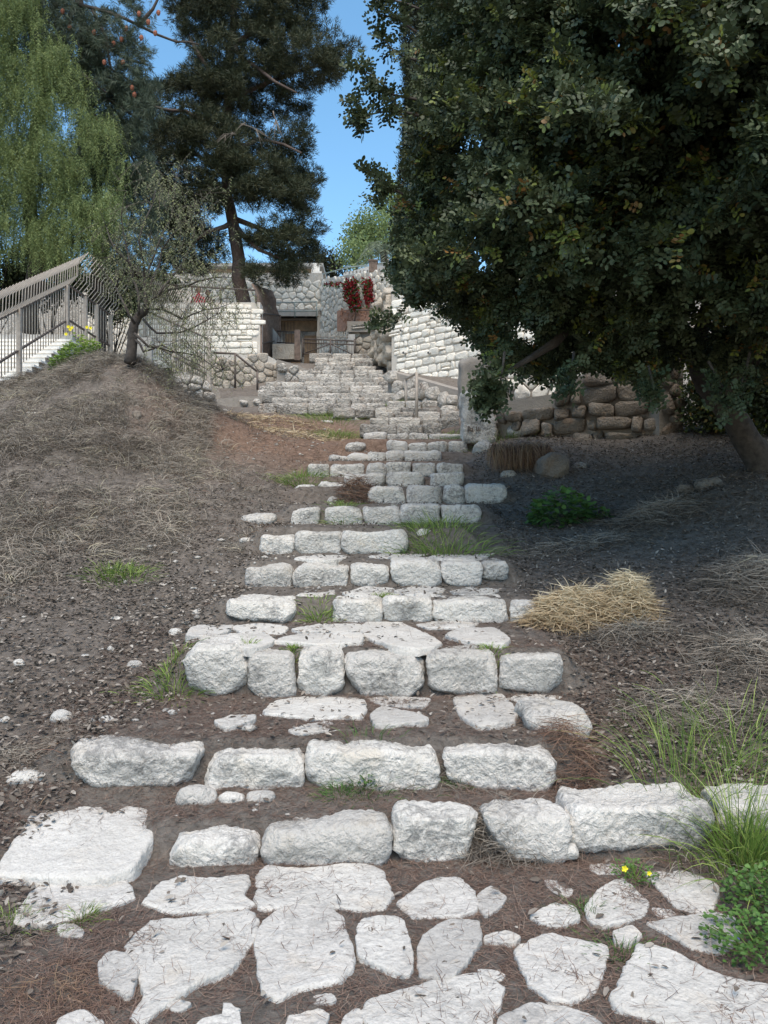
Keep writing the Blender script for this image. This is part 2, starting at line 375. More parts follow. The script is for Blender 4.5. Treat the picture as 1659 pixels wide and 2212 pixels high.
def ground_mat():
    m, nt, b = mat('soil'); geo = N(nt, "ShaderNodeNewGeometry"); pos = geo.outputs['Position']
    n1 = noi(nt, pos, .7, 5, .6); n2 = noi(nt, pos, 12, 8, .75, .5); n3 = noi(nt, pos, 70, 4, .7)
    c = mix(nt, ramp(nt, n2.outputs[0], [(.32, (0, 0, 0)), (.68, (1, 1, 1))]).outputs[0], (.092, .080, .070), (.235, .208, .184))
    # reddish earth around the middle left
    vs = N(nt, "ShaderNodeVectorMath", operation='SUBTRACT'); nt.links.new(pos, vs.inputs[0]); vs.inputs[1].default_value = (-1.3, 13.8, 3.0)
    vl = N(nt, "ShaderNodeVectorMath", operation='LENGTH'); nt.links.new(vs.outputs[0], vl.inputs[0])
    ad = N(nt, "ShaderNodeMath", operation='MULTIPLY_ADD'); nt.links.new(n1.outputs[0], ad.inputs[0]); ad.inputs[1].default_value = 3.0; nt.links.new(vl.outputs['Value'], ad.inputs[2])
    rm = ramp(nt, None, [(0, (1, 1, 1)), (.42, (.85, .85, .85)), (.68, (0, 0, 0))])
    dv = N(nt, "ShaderNodeMath", operation='DIVIDE'); nt.links.new(ad.outputs[0], dv.inputs[0]); dv.inputs[1].default_value = 7.6; nt.links.new(dv.outputs[0], rm.inputs[0])
    red = mix(nt, ramp(nt, n2.outputs[0], [(.35, (0, 0, 0)), (.62, (1, 1, 1))]).outputs[0], (.115, .072, .054), (.27, .18, .13))
    c = mix(nt, rm.outputs[0], c, red)
    c = mix(nt, ramp(nt, n3.outputs[0], [(.66, (0, 0, 0)), (.72, (.5, .5, .5))]).outputs[0], c, (.32, .29, .26))
    nt.links.new(c, b.inputs['Base Color']); b.inputs['Roughness'].default_value = .97; b.inputs['Specular IOR Level'].default_value = .1
    h = N(nt, "ShaderNodeMath", operation='MULTIPLY_ADD'); nt.links.new(n3.outputs[0], h.inputs[0]); h.inputs[1].default_value = .4; nt.links.new(n2.outputs[0], h.inputs[2])
    bp = N(nt, "ShaderNodeBump"); bp.inputs['Strength'].default_value = .9; bp.inputs['Distance'].default_value = .05
    nt.links.new(h.outputs[0], bp.inputs['Height']); nt.links.new(bp.outputs[0], b.inputs['Normal'])
    return m
SOIL = ground_mat()
V = np.stack([GX.ravel(), GY.ravel(), GZ.ravel()], 1); nx = len(gx); ny = len(gy)
ii, jj = np.meshgrid(np.arange(nx-1), np.arange(ny-1)); b0 = (jj*nx+ii).ravel()
tag(npmesh('ground', V, [np.stack([b0, b0+1, b0+nx+1, b0+nx], 1)], SOIL, smooth=True), kind='structure')

# ------------------------------------------------------------------ stone makers
def stone_from_corners(c8, mat, name, res=.02, n=12.0, a_low=.025, a_mid=.014, a_hi=.005, parent=None, seed=None, chip=.42):
    """c8: array 2x2x2x3 indexed [x][y][z]; rounded, chipped block"""
    c8 = np.asarray(c8, float); seed = random.random()*500 if seed is None else seed
    dims = [np.linalg.norm(c8[1].mean((0, 1))-c8[0].mean((0, 1))), np.linalg.norm(c8[:, 1].mean((0, 1))-c8[:, 0].mean((0, 1))), np.linalg.norm(c8[:, :, 1].mean((0, 1))-c8[:, :, 0].mean((0, 1)))]
    k = [int(np.clip(round(d/res), 4, 60)) for d in dims]
    ax = [np.linspace(-1, 1, q+1) for q in k]
    idx = {}; vs = []; faces = []
    def vid(i, j, l):
        key = (i, j, l)
        if key not in idx: idx[key] = len(vs); vs.append((ax[0][i], ax[1][j], ax[2][l]))
        return idx[key]
    K0, K1, K2 = k
    for i in range(K0):
        for j in range(K1):
            faces.append((vid(i, j, K2), vid(i+1, j, K2), vid(i+1, j+1, K2), vid(i, j+1, K2)))
            faces.append((vid(i, j, 0), vid(i, j+1, 0), vid(i+1, j+1, 0), vid(i+1, j, 0)))
    for i in range(K0):
        for l in range(K2):
            faces.append((vid(i, 0, l), vid(i+1, 0, l), vid(i+1, 0, l+1), vid(i, 0, l+1)))
            faces.append((vid(i, K1, l), vid(i, K1, l+1), vid(i+1, K1, l+1), vid(i+1, K1, l)))
    for j in range(K1):
        for l in range(K2):
            faces.append((vid(0, j, l), vid(0, j, l+1), vid(0, j+1, l+1), vid(0, j+1, l)))
            faces.append((vid(K0, j, l), vid(K0, j+1, l), vid(K0, j+1, l+1), vid(K0, j, l+1)))
    A = np.array(vs)
    hd = np.array(dims)/2; rr_ = min(hd)*min(1.0, 3.0/n); Q = A*hd; inner = np.clip(Q, -(hd-rr_), hd-rr_); dl = Q-inner
    fn = nrm(dl+1e-9*A); Q = inner+fn*rr_
    lrng = random.Random(int(seed*1000))
    for _ in range(18):                     # chipped corners and edges
        dv = np.array([lrng.choice((-1, 1))*lrng.uniform(.25, 1), lrng.choice((-1, 1))*lrng.uniform(.1, 1), lrng.choice((-1, 1))*lrng.uniform(.25, 1)]); dv /= np.linalg.norm(dv)
        sup = (np.abs(dv)*(hd-rr_)).sum()+rr_; lim = sup-lrng.uniform(.0, chip)*min(hd)
        over = np.maximum(Q@dv-lim, 0); Q = Q-over[:, None]*dv*.85
    A = Q/hd
    u = (A+1)/2
    wts = [1-u, u]
    Pn = np.zeros_like(A)
    for a in (0, 1):
        for b in (0, 1):
            for c in (0, 1): Pn += (wts[a][:, 0]*wts[b][:, 1]*wts[c][:, 2])[:, None]*c8[a, b, c]
    ctr = c8.reshape(-1, 3).mean(0); outv = nrm(nrm(Pn-ctr)+0.0)
    outv = nrm(outv*.25+fn)
    o = Vector((seed, seed*.7, seed*1.3)); dsp = np.empty(len(Pn))
    for q, p in enumerate(Pn):
        v = Vector(p)
        dsp[q] = a_low*noise.noise(v*3.2+o)*1.4+a_mid*(noise.turbulence(v*5.5+o, 3, True)-.9)*-1.5+a_hi*noise.noise(v*45+o)*2
    Pn = Pn+outv*dsp[:, None]
    me_o = npmesh(name, Pn, [np.array(faces)], mat, parent, True)
    return me_o
def block_px(x0, x1, ytb, ytf, yb, Y, mat, name='stone_block', D=None, res=.02, jit=.012, **kw):
    """front face given by pixels at depth Y; ytb the far top edge"""
    dz = (ytf-CY)/FPX*Y
    if D is None: D = float(np.clip(dz*FPX/(ytb-CY)-Y, .22, .7)) if ytb > CY+30 else .42
    xa = (x0-CX)/FPX*Y+.007; xb = (x1-CX)/FPX*Y-.007; zt = CAMZ-dz; zb = CAMZ-(yb-CY)/FPX*Y-.03
    c8 = np.zeros((2, 2, 2, 3)); J = lambda: random.uniform(-jit, jit)
    ins = random.uniform(0, .03); ubs = random.uniform(.015, .06)
    for a, x in enumerate((xa, xb)):
        for b, y in enumerate((Y, Y+D)):
            for c, z in enumerate((zb, zt)):
                c8[a, b, c] = (x+J()*.6+(ins if a == 0 else -ins)*b, y+J()+(0 if b else (.022 if c else ubs)), z+J()*.7+(b*.004 if c else 0))
    if 'tl' in kw: c8[0, :, 1, 2] += kw.pop('tl')
    if 'tr' in kw: c8[1, :, 1, 2] += kw.pop('tr')
    if 'bl' in kw: c8[0, 0, 0, 0] += kw.pop('bl')
    if 'br' in kw: c8[1, 0, 0, 0] += kw.pop('br')
    return stone_from_corners(c8, mat, name, res=res, **kw)
def slab_px(pts, name, mat, zlev=None, h=.022, seed=None, nr=18, m=84, thick=.1, tilt=0):
    """flat stone with an outline given on the ground"""
    seed = random.random()*300 if seed is None else seed
    if zlev is None: W = [onray(px, py, 2.1, 16) for px, py in pts]
    else: W = [PZ(px, py, zlev) for px, py in pts]
    A = np.array([(p.x, p.y) for p in W]); zs = np.array([p.z for p in W]); n = len(A)
    # closed Catmull-Rom then even resample
    dense = []
    for i in range(n):
        p0, p1, p2, p3 = A[i-1], A[i], A[(i+1) % n], A[(i+2) % n]
        for t in np.linspace(0, 1, 12, endpoint=False):
            cr = .5*((2*p1)+(-p0+p2)*t+(2*p0-5*p1+4*p2-p3)*t*t+(-p0+3*p1-3*p2+p3)*t**3); lin = p1*(1-t)+p2*t
            dense.append(cr*.45+lin*.55)
    dense = np.array(dense); seg = np.linalg.norm(np.roll(dense, -1, 0)-dense, axis=1); cum = np.concatenate([[0], np.cumsum(seg)]); tot = cum[-1]
    tt = np.linspace(0, tot, m, endpoint=False); dd = np.vstack([dense, dense[:1]])
    O = np.stack([np.interp(tt, cum, dd[:, 0]), np.interp(tt, cum, dd[:, 1])], 1)
    ctr = O.mean(0); size = math.sqrt(tot*tot/16)
    for i in range(m):
        v = Vector((O[i, 0]*7, O[i, 1]*7, seed)); r = 1+.035*noise.noise(v)+.045*noise.noise(v*3.1)+.035*noise.noise(v*8)+.012*noise.noise(v*25)
        O[i] = ctr+(O[i]-ctr)*r
    if zlev is None:
        zc = g1(*ctr); B = np.linalg.lstsq(np.c_[A-ctr, np.ones(n)], zs, rcond=None)[0]
        B[:2] = np.clip(B[:2], -.12, .12); zp = lambda x, y: B[0]*(x-ctr[0])+B[1]*(y-ctr[1])+max(B[2], zc-.01)
    else: zp = lambda x, y: zlev+tilt*(y-ctr[1])
    sc = [1.11, 1.095, 1.08, 1.05]+list(np.linspace(1.0, .0, nr))[:-1]; zz = [-thick, -.012, -.003, .0]
    verts = []
    for q, s in enumerate(sc):
        for i in range(m):
            x, y = ctr+(O[i]-ctr)*s
            v = Vector((x, y, seed))
            dz = .012*noise.noise(v*4)-.007*(noise.turbulence(v*10, 4, True)-1)+.003*noise.noise(v*50)
            verts.append((x, y, zp(x, y)+h+(zz[q] if q < 4 else 0)+(dz if q > 0 else 0)))
    verts.append((ctr[0], ctr[1], zp(*ctr)+h)); L = len(sc)
    ar = np.arange(m); q4 = np.concatenate([np.stack([r*m+ar, r*m+(ar+1) % m, (r+1)*m+(ar+1) % m, (r+1)*m+ar], 1) for r in range(L-1)])
    t3 = np.stack([(L-1)*m+ar, (L-1)*m+(ar+1) % m, np.full(m, L*m)], 1)
    return npmesh(name, np.array(verts), [q4, t3], mat, None, True)
ORD = ['leftmost', 'second', 'third', 'fourth', 'fifth', 'sixth', 'seventh', 'eighth', 'ninth', 'tenth', 'eleventh', 'twelfth', 'thirteenth', 'fourteenth', 'fifteenth', 'sixteenth', 'seventeenth']
def ordl(i, n): return 'leftmost' if i == 0 else ('rightmost' if i == n-1 else ORD[i])

# ------------------------------------------------------------------ the stepped blocks
def course(desc, Y, items, mat, group, res):
    n = len(items)
    for i, it in enumerate(items):
        it = list(it); kw = it.pop() if isinstance(it[-1], dict) else {}
        Yi = kw.pop('Y', Y)
        if len(it) == 4: it = [it[0], it[1], it[2]-3, it[2], it[3]]
        lab = kw.pop('lab', None)
        o = block_px(*it, Yi, mat, res=res, **kw)
        f = 'from left ' if 0 < i < n-1 else ''
        tag(o, lab or f'{ordl(i, n)} block {f}{desc}', 'stone block', group)
GB = 'limestone blocks of the lower steps'
course('in the lowest kerb behind the flat paving', 3.5, [
    (360, 554, 1797, 1830, 1892, dict(lab='small squared limestone block at left end of the lowest kerb')),
    (556, 846, 1757, 1803, 1878, dict(tl=-.022, tr=.02, n=7, bl=.03, lab='long limestone block sloping up to the right in the lowest kerb')),
    (850, 1041, 1748, 1778, 1862, dict(br=-.06, lab='rough limestone block in the lowest kerb, right of the long sloping one')),
    (1046, 1237, 1745, 1768, 1846, dict(bl=.10, br=-.05, lab='limestone block with a narrow chipped foot in the lowest kerb')),
    (1232, 1535, 1693, 1752, 1818, dict(a_low=.04, Y=3.55, lab='wide cracked limestone block beside the tall green grass')),
    (1556, 1760, 1700, 1750, 1795, dict(Y=3.6, lab='limestone block behind the tall green grass at right edge'))], LIME, GB, .013)
course('in the course of four long blocks', 4.0, [
    (124, 438, 1599, 1628, 1697, dict(n=7, bl=.1, br=-.09)), (441, 656, 1598, 1640, 1710, {}), (657, 946, 1578, 1628, 1710, {}), (953, 1202, 1592, 1633, 1700, dict(bl=.03))], LIME, GB, .014)
course('in the tall course of six big squared blocks', 5.0, [
    (388, 529, 1371, 1402, 1507, dict(n=9, bl=.04)), (530, 634, 1400, 1416, 1509, dict(n=9)), (636, 739, 1394, 1414, 1511, {}), (740, 926, 1390, 1422, 1506, dict(bl=.05, br=-.05)),
    (927, 1079, 1400, 1418, 1497, {}), (1077, 1220, 1403, 1420, 1488, {})], LIME, GB, .016)
course('in the course above the six big blocks', 6.2, [
    (480, 632, 1287, 1300, 1336, dict(n=5, a_low=.04)), (632, 728, 1274, 1290, 1318, dict(Y=6.5, n=4)), (715, 829, 1289, 1300, 1356, {}), (830, 934, 1284, 1298, 1344, {}),
    (935, 1099, 1287, 1302, 1343, {}), (1101, 1165, 1299, 1306, 1343, {})], LIME, GB, .02)
course('in the fifth course up, a row of six', 7.2, [
    (526, 628, 1207, 1226, 1273, dict(n=8)), (631, 753, 1212, 1223, 1275, {}), (755, 842, 1212, 1222, 1265, {}), (843, 953, 1205, 1215, 1263, {}),
    (954, 1042, 1209, 1217, 1259, {}), (1041, 1102, 1210, 1217, 1248, {})], LIME, GB, .022)
course('in the sixth course up', 8.2, [
    (560, 634, 1145, 1156, 1204, {}), (635, 738, 1145, 1152, 1203, {}), (739, 878, 1145, 1151, 1191, {}), (884, 1003, 1134, 1143, 1172, dict(Y=8.35, n=4))], LIME, GB, .026)
course('in the seventh course up', 9.2, [(628, 692, 1098, 1138), (697, 780, 1098, 1136), (783, 865, 1096, 1132), (866, 951, 1092, 1128), (953, 1043, 1092, 1123)], LIME, GB, .03)
course('in the eighth course up, which starts right of the dry tuft', 10.1, [(796, 876, 1053, 1092), (877, 957, 1051, 1087), (959, 1005, 1049, 1083), (1006, 1093, 1049, 1082)], LIME, GB, .033)
course('among the two low stones left of the dry tuft', 10.3, [(638, 690, 1050, 1072, dict(n=4)), (688, 748, 1043, 1066, dict(n=4))], LIME, GB, .033)
course('in the thin ninth course up', 10.9, [(742, 831, 1024, 1046), (834, 919, 1022, 1052), (932, 1003, 1022, 1048)], LIME, GB, .035)
course('in the tenth course up, a row of six', 11.6, [(664, 711, 1004, 1034), (714, 787, 1003, 1034), (791, 833, 1002, 1031), (834, 889, 999, 1027), (890, 942, 1001, 1026), (943, 1003, 1000, 1023)], LIME, GB, .036)
course('in the eleventh course up', 12.5, [(712, 752, 985, 994, dict(n=4)), (748, 793, 980, 997, dict(n=4)), (794, 832, 978, 996), (833, 872, 974, 1001), (873, 956, 974, 997)], LIME, GB, .04)
course('in the twelfth course up', 13.2, [(744, 792, 956, 972, dict(n=4)), (838, 881, 954, 974), (881, 922, 957, 979), (922, 969, 956, 979), (970, 1012, 954, 976)], LIME, GB, .04)
course('in the thirteenth course up', 14.0, [(784, 834, 936, 952), (836, 882, 937, 951), (883, 925, 936, 953), (926, 1004, 938, 952)], LIME, GB, .045)
# the ruined upper flight: courses given by foot pixel and span
UP = [(936, 20, 778, 955, 'lowest course of the ruined upper flight'), (920, 17, 800, 993, 'second course of the ruined upper flight'),
      (904, 15, 812, 995, 'third course of the ruined upper flight'), (895, 14, 718, 945, 'fourth course of the ruined upper flight'),
      (888, 17, 556, 832, 'long dark course behind the red earth'), (886, 20, 836, 958, 'course of squared blocks by the two handrail posts'),
      (872, 13, 588, 838, 'wide shallow course above the long dark one'), (863, 13, 560, 944, 'second shallow course of the wide flight'),
      (854, 12, 556, 886, 'third shallow course of the wide flight'), (845, 12, 560, 872, 'fourth shallow course of the wide flight'),
      (837, 12, 572, 862, 'topmost course of the wide flight'), (828, 12, 650, 848, 'course just above the wide flight'),
      (820, 12, 645, 838, 'sixth course below the gate'), (812, 12, 652, 828, 'fifth course below the gate'), (804, 13, 678, 812, 'fourth course below the gate'),
      (795, 13, 684, 806, 'third course below the gate'), (786, 13, 680, 806, 'second course below the gate'), (776, 12, 668, 800, 'course right under the gate')]
for py, hgt, xl, xr, desc in UP:
    Y = Yof(py); x = xl; items = []
    while x < xr-14:
        wd = random.choice([32, 40, 48, 56, 66, 78])*(1.0 if py > 850 else .85); e = min(x+wd, xr)
        if xr-e < 14: e = xr
        items.append((x, e)); x = e+1.8
    for i, (a, b) in enumerate(items):
        hh = hgt*random.uniform(.93, 1.05)
        o = block_px(a, b, 0, py-hh, py+4, Y+random.uniform(-.06, .05), UPPER, D=.6, res=.045, jit=.008, a_low=.012, a_mid=.014, a_hi=.008, n=20, chip=.2)
        f = 'from left ' if 0 < i < len(items)-1 else ''
        tag(o, f'{ordl(i, len(items))} weathered block {f}in the {desc}', 'stone block', 'weathered blocks of the upper flight')

# ------------------------------------------------------------------ flat paving and tread slabs
GP = 'flat limestone paving slabs'
PAVE = [
    ('ragged paving slab at far left, below the big tilted slab', [(38, 1985), (80, 1925), (145, 1900), (240, 1888), (272, 1915), (278, 1945), (250, 1955), (140, 1990), (80, 1998), (45, 1995)]),
    ('paving slab with a notched right end, below the small squared kerb block', [(318, 1955), (350, 1915), (400, 1897), (450, 1905), (520, 1900), (535, 1915), (520, 1940), (545, 1960), (470, 1972), (370, 1975)]),
    ('rough rectangular paving slab under the long sloping kerb block', [(565, 1900), (590, 1880), (660, 1885), (770, 1875), (820, 1890), (832, 1945), (815, 1965), (650, 1962), (565, 1965)]),
    ('pale rounded paving slab below the dry grass tuft', [(865, 1955), (905, 1925), (925, 1912), (985, 1905), (1020, 1935), (1026, 1968), (990, 1982), (900, 1980)]),
    ('small broken paving piece touching the right of a rounded slab', [(1033, 1940), (1060, 1925), (1092, 1945), (1075, 1970), (1050, 1980), (1033, 1965)]),
    ('large cream paving slab tapering to a point at lower left', [(280, 2050), (330, 2000), (420, 1995), (535, 1975), (543, 2030), (500, 2090), (440, 2120), (380, 2160), (320, 2205), (290, 2195), (320, 2150), (300, 2110)]),
    ('small six-sided paving stone left of the large cream slab', [(215, 2085), (235, 2065), (270, 2070), (298, 2108), (285, 2145), (270, 2155), (220, 2125)]),
    ('grey squarish paving slab in the middle foreground', [(555, 2040), (575, 2000), (620, 1968), (700, 1965), (735, 1990), (745, 2030), (760, 2075), (740, 2110), (700, 2130), (640, 2140), (600, 2155), (575, 2140), (565, 2090)]),
    ('left piece of the broken paving slab in the centre foreground', [(775, 2010), (790, 1990), (850, 1988), (870, 2000), (880, 2025), (888, 2070), (885, 2105), (870, 2110), (780, 2070)]),
    ('right piece of the broken paving slab in the centre foreground', [(908, 2050), (915, 2030), (975, 1995), (1030, 2000), (1035, 2040), (1010, 2080), (975, 2115), (912, 2110), (905, 2080)]),
    ('bumpy dark-veined paving slab right of centre', [(1118, 2060), (1150, 2040), (1190, 2030), (1260, 2045), (1305, 2055), (1300, 2100), (1280, 2140), (1235, 2165), (1190, 2160), (1150, 2130)]),
    ('biggest paving slab, smooth and triangular, at lower right', [(1340, 2140), (1380, 2060), (1400, 2055), (1440, 2060), (1530, 2105), (1659, 2135), (1720, 2180), (1640, 2212), (1560, 2225), (1450, 2212), (1345, 2185), (1330, 2160)]),
    ('thin half-buried paving slab left of the small green weed', [(1150, 1985), (1200, 1960), (1238, 1965), (1250, 1990), (1220, 2000), (1170, 2000)]),
    ('crumbling paving slab behind the small green weed', [(1268, 1965), (1300, 1925), (1345, 1905), (1395, 1950), (1385, 1985), (1310, 2003), (1275, 1990)]),
    ('paving slab right of the yellow flowers', [(1400, 1895), (1470, 1888), (1550, 1920), (1530, 1970), (1460, 1960)]),
    ('paving slab partly under the leafy green weeds', [(1405, 2000), (1470, 1990), (1560, 1980), (1600, 2010), (1560, 2060), (1490, 2050), (1440, 2020)]),
    ('wide paving slab cut by the bottom edge, right of centre', [(795, 2172), (830, 2157), (940, 2127), (1010, 2112), (1050, 2117), (1080, 2145), (1060, 2200), (1040, 2250), (850, 2250), (800, 2215)]),
    ('paving slab with a curved top at bottom edge, below the bumpy slab', [(1080, 2240), (1090, 2207), (1150, 2180), (1230, 2187), (1290, 2217), (1290, 2270), (1100, 2270)]),
    ('long paving slab cut by the bottom edge, left of centre', [(400, 2250), (440, 2212), (520, 2190), (480, 2180), (500, 2178), (515, 2195), (515, 2250)]),
    ('small paving stone at bottom edge between two wider slabs', [(620, 2250), (625, 2205), (690, 2187), (708, 2200), (690, 2240)]),
    ('narrow pointed paving stone at bottom edge in the centre', [(732, 2250), (742, 2207), (768, 2188), (785, 2200), (772, 2250)]),
    ('small round paving stone at the bottom left corner', [(120, 2250), (130, 2207), (180, 2192), (220, 2215), (220, 2250)]),
    ('tiny paving piece above the triangular slab', [(1327, 2022), (1365, 2010), (1385, 2025), (1360, 2045), (1330, 2042)])]
for lab, pts in PAVE: tag(slab_px(pts, 'paving_slab', SLAB, zlev=0.0, h=.012), lab, 'paving slab', GP)
FR = [(150, 2010, 26, 'flake right of the ragged slab'), (830, 1990, 0, ''), (1080, 2030, 24, 'flake left of the bumpy slab'), (1060, 2110, 20, 'flake below the broken slab'), (1210, 2000, 18, 'flake under the half-buried slab'), (1215, 1920, 26, 'flake behind the half-buried slab'), (700, 2165, 22, 'flake under the grey squarish slab'),
      (385, 2175, 20, 'flake below the cream slab'), (1440, 1975, 22, 'flake above the weeds'), (1310, 1880, 26, 'flake under the cracked kerb block'), (550, 2000, 0, ''), ]
for fx, fy, fr, fl in FR:
    if fr: tag(slab_px([(fx+fr*1.5*math.cos(a)*random.uniform(.55, 1.3), fy+fr*.6*math.sin(a)*random.uniform(.55, 1.35)) for a in (0, .9, 1.9, 2.8, 3.9, 5.1)], 'paving_slab', SLAB, zlev=0.0, h=.006, nr=8, m=44), 'small paving '+fl, 'paving slab', GP)
tag(slab_px([(108, 1728), (180, 1720), (346, 1729), (352, 1760), (285, 1850), (230, 1872), (20, 1870), (18, 1850), (62, 1795)], 'paving_slab', SLAB, zlev=.075, h=.02, thick=.2, nr=26, m=120, tilt=.10),
    'big raised slab at left end of the lowest kerb', 'paving slab', GP)
GT = 'flat slabs lying on the treads'
z2, z3, z4, z5 = RZ[2], RZ[3], RZ[4], RZ[5]
TRE = [
    (z2, 'long flat slab below the second and third big block', [(578, 1545), (600, 1520), (660, 1510), (770, 1512), (785, 1530), (775, 1550), (690, 1553)]),
    (z2, 'small flat slab left of the long one below the big blocks', [(468, 1562), (500, 1550), (548, 1550), (545, 1562), (490, 1575)]),
    (z2, 'wedge-shaped flat slab split by needles below the fourth big block', [(805, 1548), (830, 1530), (920, 1555), (905, 1565), (815, 1568)]),
    (z2, 'narrow dusty slab touching the foot of the fourth big block', [(800, 1513), (860, 1508), (925, 1515), (910, 1530), (830, 1527)]),
    (z2, 'smooth five-sided slab below the fifth big block', [(985, 1512), (1075, 1500), (1112, 1540), (1105, 1560), (1040, 1570), (1000, 1550)]),
    (z2, 'narrow slab below the rightmost big block', [(1108, 1512), (1130, 1500), (1200, 1500), (1220, 1508), (1160, 1522), (1120, 1520)]),
    (z2-.02, 'sliver of slab behind the longest block of four', [(630, 1583), (700, 1566), (755, 1568), (740, 1580), (650, 1592)]),
    (z3, 'flat slab behind the leftmost big block', [(405, 1372), (430, 1353), (500, 1356), (490, 1368), (440, 1378)]),
    (z3, 'broad slab behind the first two big blocks', [(480, 1392), (500, 1372), (560, 1370), (592, 1388), (540, 1402)]),
    (z3, 'thin grey slab left of centre behind the six big blocks', [(505, 1358), (560, 1353), (618, 1358), (605, 1370), (530, 1370)]),
    (z3, 'long pale slab behind the third big block', [(598, 1388), (650, 1372), (776, 1374), (772, 1390), (690, 1394)]),
    (z3, 'thin slab against the foot of the next course, left of centre', [(635, 1362), (700, 1353), (775, 1354), (770, 1366), (660, 1369)]),
    (z3, 'large cream slab behind the fourth big block', [(780, 1360), (800, 1350), (868, 1350), (945, 1388), (900, 1400), (850, 1396), (795, 1378)]),
    (z3, 'flat grey slab behind the rightmost big block', [(968, 1374), (1000, 1362), (1062, 1360), (1097, 1382), (1080, 1395), (1000, 1386)]),
    (z3, 'thin strip of slab behind the fifth big block', [(905, 1352), (960, 1346), (1030, 1350), (1000, 1360), (930, 1360)]),
    (z4-.01, 'flat stone with a moss tuft in the fourth tread', [(745, 1284), (790, 1272), (850, 1275), (825, 1288), (770, 1290)]),
    (z4-.01, 'thin flat stone at centre of the fourth tread', [(855, 1280), (905, 1271), (960, 1275), (940, 1286), (880, 1287)]),
    (z4-.01, 'thin flat stone at right of the fourth tread', [(975, 1280), (1020, 1272), (1075, 1276), (1060, 1285), (1000, 1287)]),
    (z5-.01, 'thin stone at left of the fifth tread', [(640, 1209), (690, 1202), (745, 1205), (720, 1212)]),
    (z5-.01, 'thin stone at centre of the fifth tread', [(800, 1206), (850, 1199), (920, 1200), (880, 1208)]),
    (z5-.01, 'rough grey strip at right of the fifth tread', [(930, 1206), (980, 1196), (1055, 1199), (1040, 1208), (970, 1210)])]
for z, lab, pts in TRE: tag(slab_px(pts, 'tread_slab', SLAB if z < .8 else LIME, zlev=z-.012, h=.014, nr=10, m=60, thick=.06), lab, 'stone slab', GT)
# the thick loose slab at the right end of the tread and other single stones
def boulder(px, py, wpx, hpx, lab, cat='stone', mat=LIME, D=None, name='loose_stone', n=3.0, group=None, res=None, tilt=0, Y=None):
    p = onray(px, py, 2.2, 24) if Y is None else P(px, py, Y)
    Y = p.y; w_ = wpx/FPX*Y; h_ = hpx/FPX*Y; D = D or w_*.75
    c8 = np.zeros((2, 2, 2, 3)); J = lambda s: random.uniform(-s, s)
    for a in (0, 1):
        for b in (0, 1):
            for c in (0, 1):
                c8[a, b, c] = (p.x+(a-.5)*w_+J(w_*.12), Y+b*D+J(D*.1), p.z-.02-(.15*h_ if c == 0 else 0)+c*h_*(1+J(.15))+tilt*(a-.5)*w_)
    o = stone_from_corners(c8, mat, name, res=res or max(.006, Y*.004), n=n, a_low=.08*min(w_, h_*2), a_mid=.06*min(w_, h_*2), a_hi=.01*w_)
    return tag(o, lab, cat, group)
boulder(1212, 1588, 150, 52, 'thick loose slab at right end of the tread, above the four long blocks', 'stone slab', D=.32, n=5, name='tread_slab')
boulder(420, 1740, 78, 38, 'faceted wedge stone tucked under the four long blocks, leftmost of three'); boulder(494, 1737, 62, 24, 'small wedge stone, middle of the three under the long blocks')
boulder(560, 1735, 60, 22, 'small wedge stone, rightmost of the three under the long blocks')
boulder(60, 1692, 86, 26, 'flat pale stone left of the four long blocks'); boulder(128, 1562, 46, 28, 'hollowed white stone on the earth left of the treads')
boulder(226, 1562, 32, 18, 'small white stone right of the hollowed one'); boulder(8, 1563, 26, 16, 'small white stone at the left edge')
boulder(38, 1440, 22, 20, 'round grey stone on the left slope'); boulder(250, 1339, 28, 10, 'flat white stone alone on the left slope')
boulder(426, 1328, 30, 18, 'pale stone left of the loose oval step block'); boulder(377, 1372, 26, 16, 'small pale stone left of the flat tread slabs')
boulder(552, 1132, 82, 24, 'flat grey stone lying left of the seventh course', n=3); boulder(530, 1170, 28, 11, 'bright small stone left of the sixth course')
boulder(722, 1087, 34, 14, 'bright small stone at the foot of the dry tuft', n=3); boulder(290, 1443, 30, 16, 'half-buried grey stone at left among dry stems')
boulder(350, 1265, 18, 7, 'flat pebble above the lone white stone'); boulder(485, 1275, 18, 8, 'pebble between the path and the fifth course', n=3)
boulder(415, 1272, 20, 8, 'pebble left of the fifth course'); boulder(180, 1420, 20, 8, 'flat pebble on the lower left slope')
boulder(1098, 922, 44, 24, 'white boulder right of the carved pillar stone', Y=13.5); boulder(1120, 938, 40, 22, 'rounded boulder at the left foot of the brown wall', Y=13.2)
boulder(1048, 980, 50, 32, 'grey rounded boulder at right end of the twelfth course', Y=12.6, mat=UPPER); boulder(1196, 1030, 66, 50, 'big dark boulder beside the hanging dry grass', Y=11.0, mat=BROWN, D=.5, n=6)
boulder(1255, 1022, 34, 26, 'small boulder right of the big dark one', Y=11.3, mat=UPPER); boulder(1100, 1030, 40, 16, 'low boulder left of the hanging grass', mat=UPPER)
boulder(1540, 1052, 60, 22, 'pale stone at the foot of the carob trunk', mat=BROWN); boulder(1488, 1062, 40, 18, 'flat stone left of the carob trunk', mat=BROWN)
boulder(292, 905, 20, 22, 'dark upright stone on the dry grass bank', mat=BROWN); boulder(750, 908, 60, 12, 'white slab lying at the foot of the upper flight'); boulder(705, 912, 30, 6, 'thin white stone left of the white slab')
boulder(484, 888, 14, 6, 'small white stone on the red earth')
boulder(1230, 1845, 46, 22, 'small pale stone under the wide cracked block', Y=3.5); boulder(1480, 1838, 40, 20, 'half-buried stone under the tall green grass')
boulder(66, 893, 20, 6, 'bright white scrap of paper-like stone on the left bank', n=4)
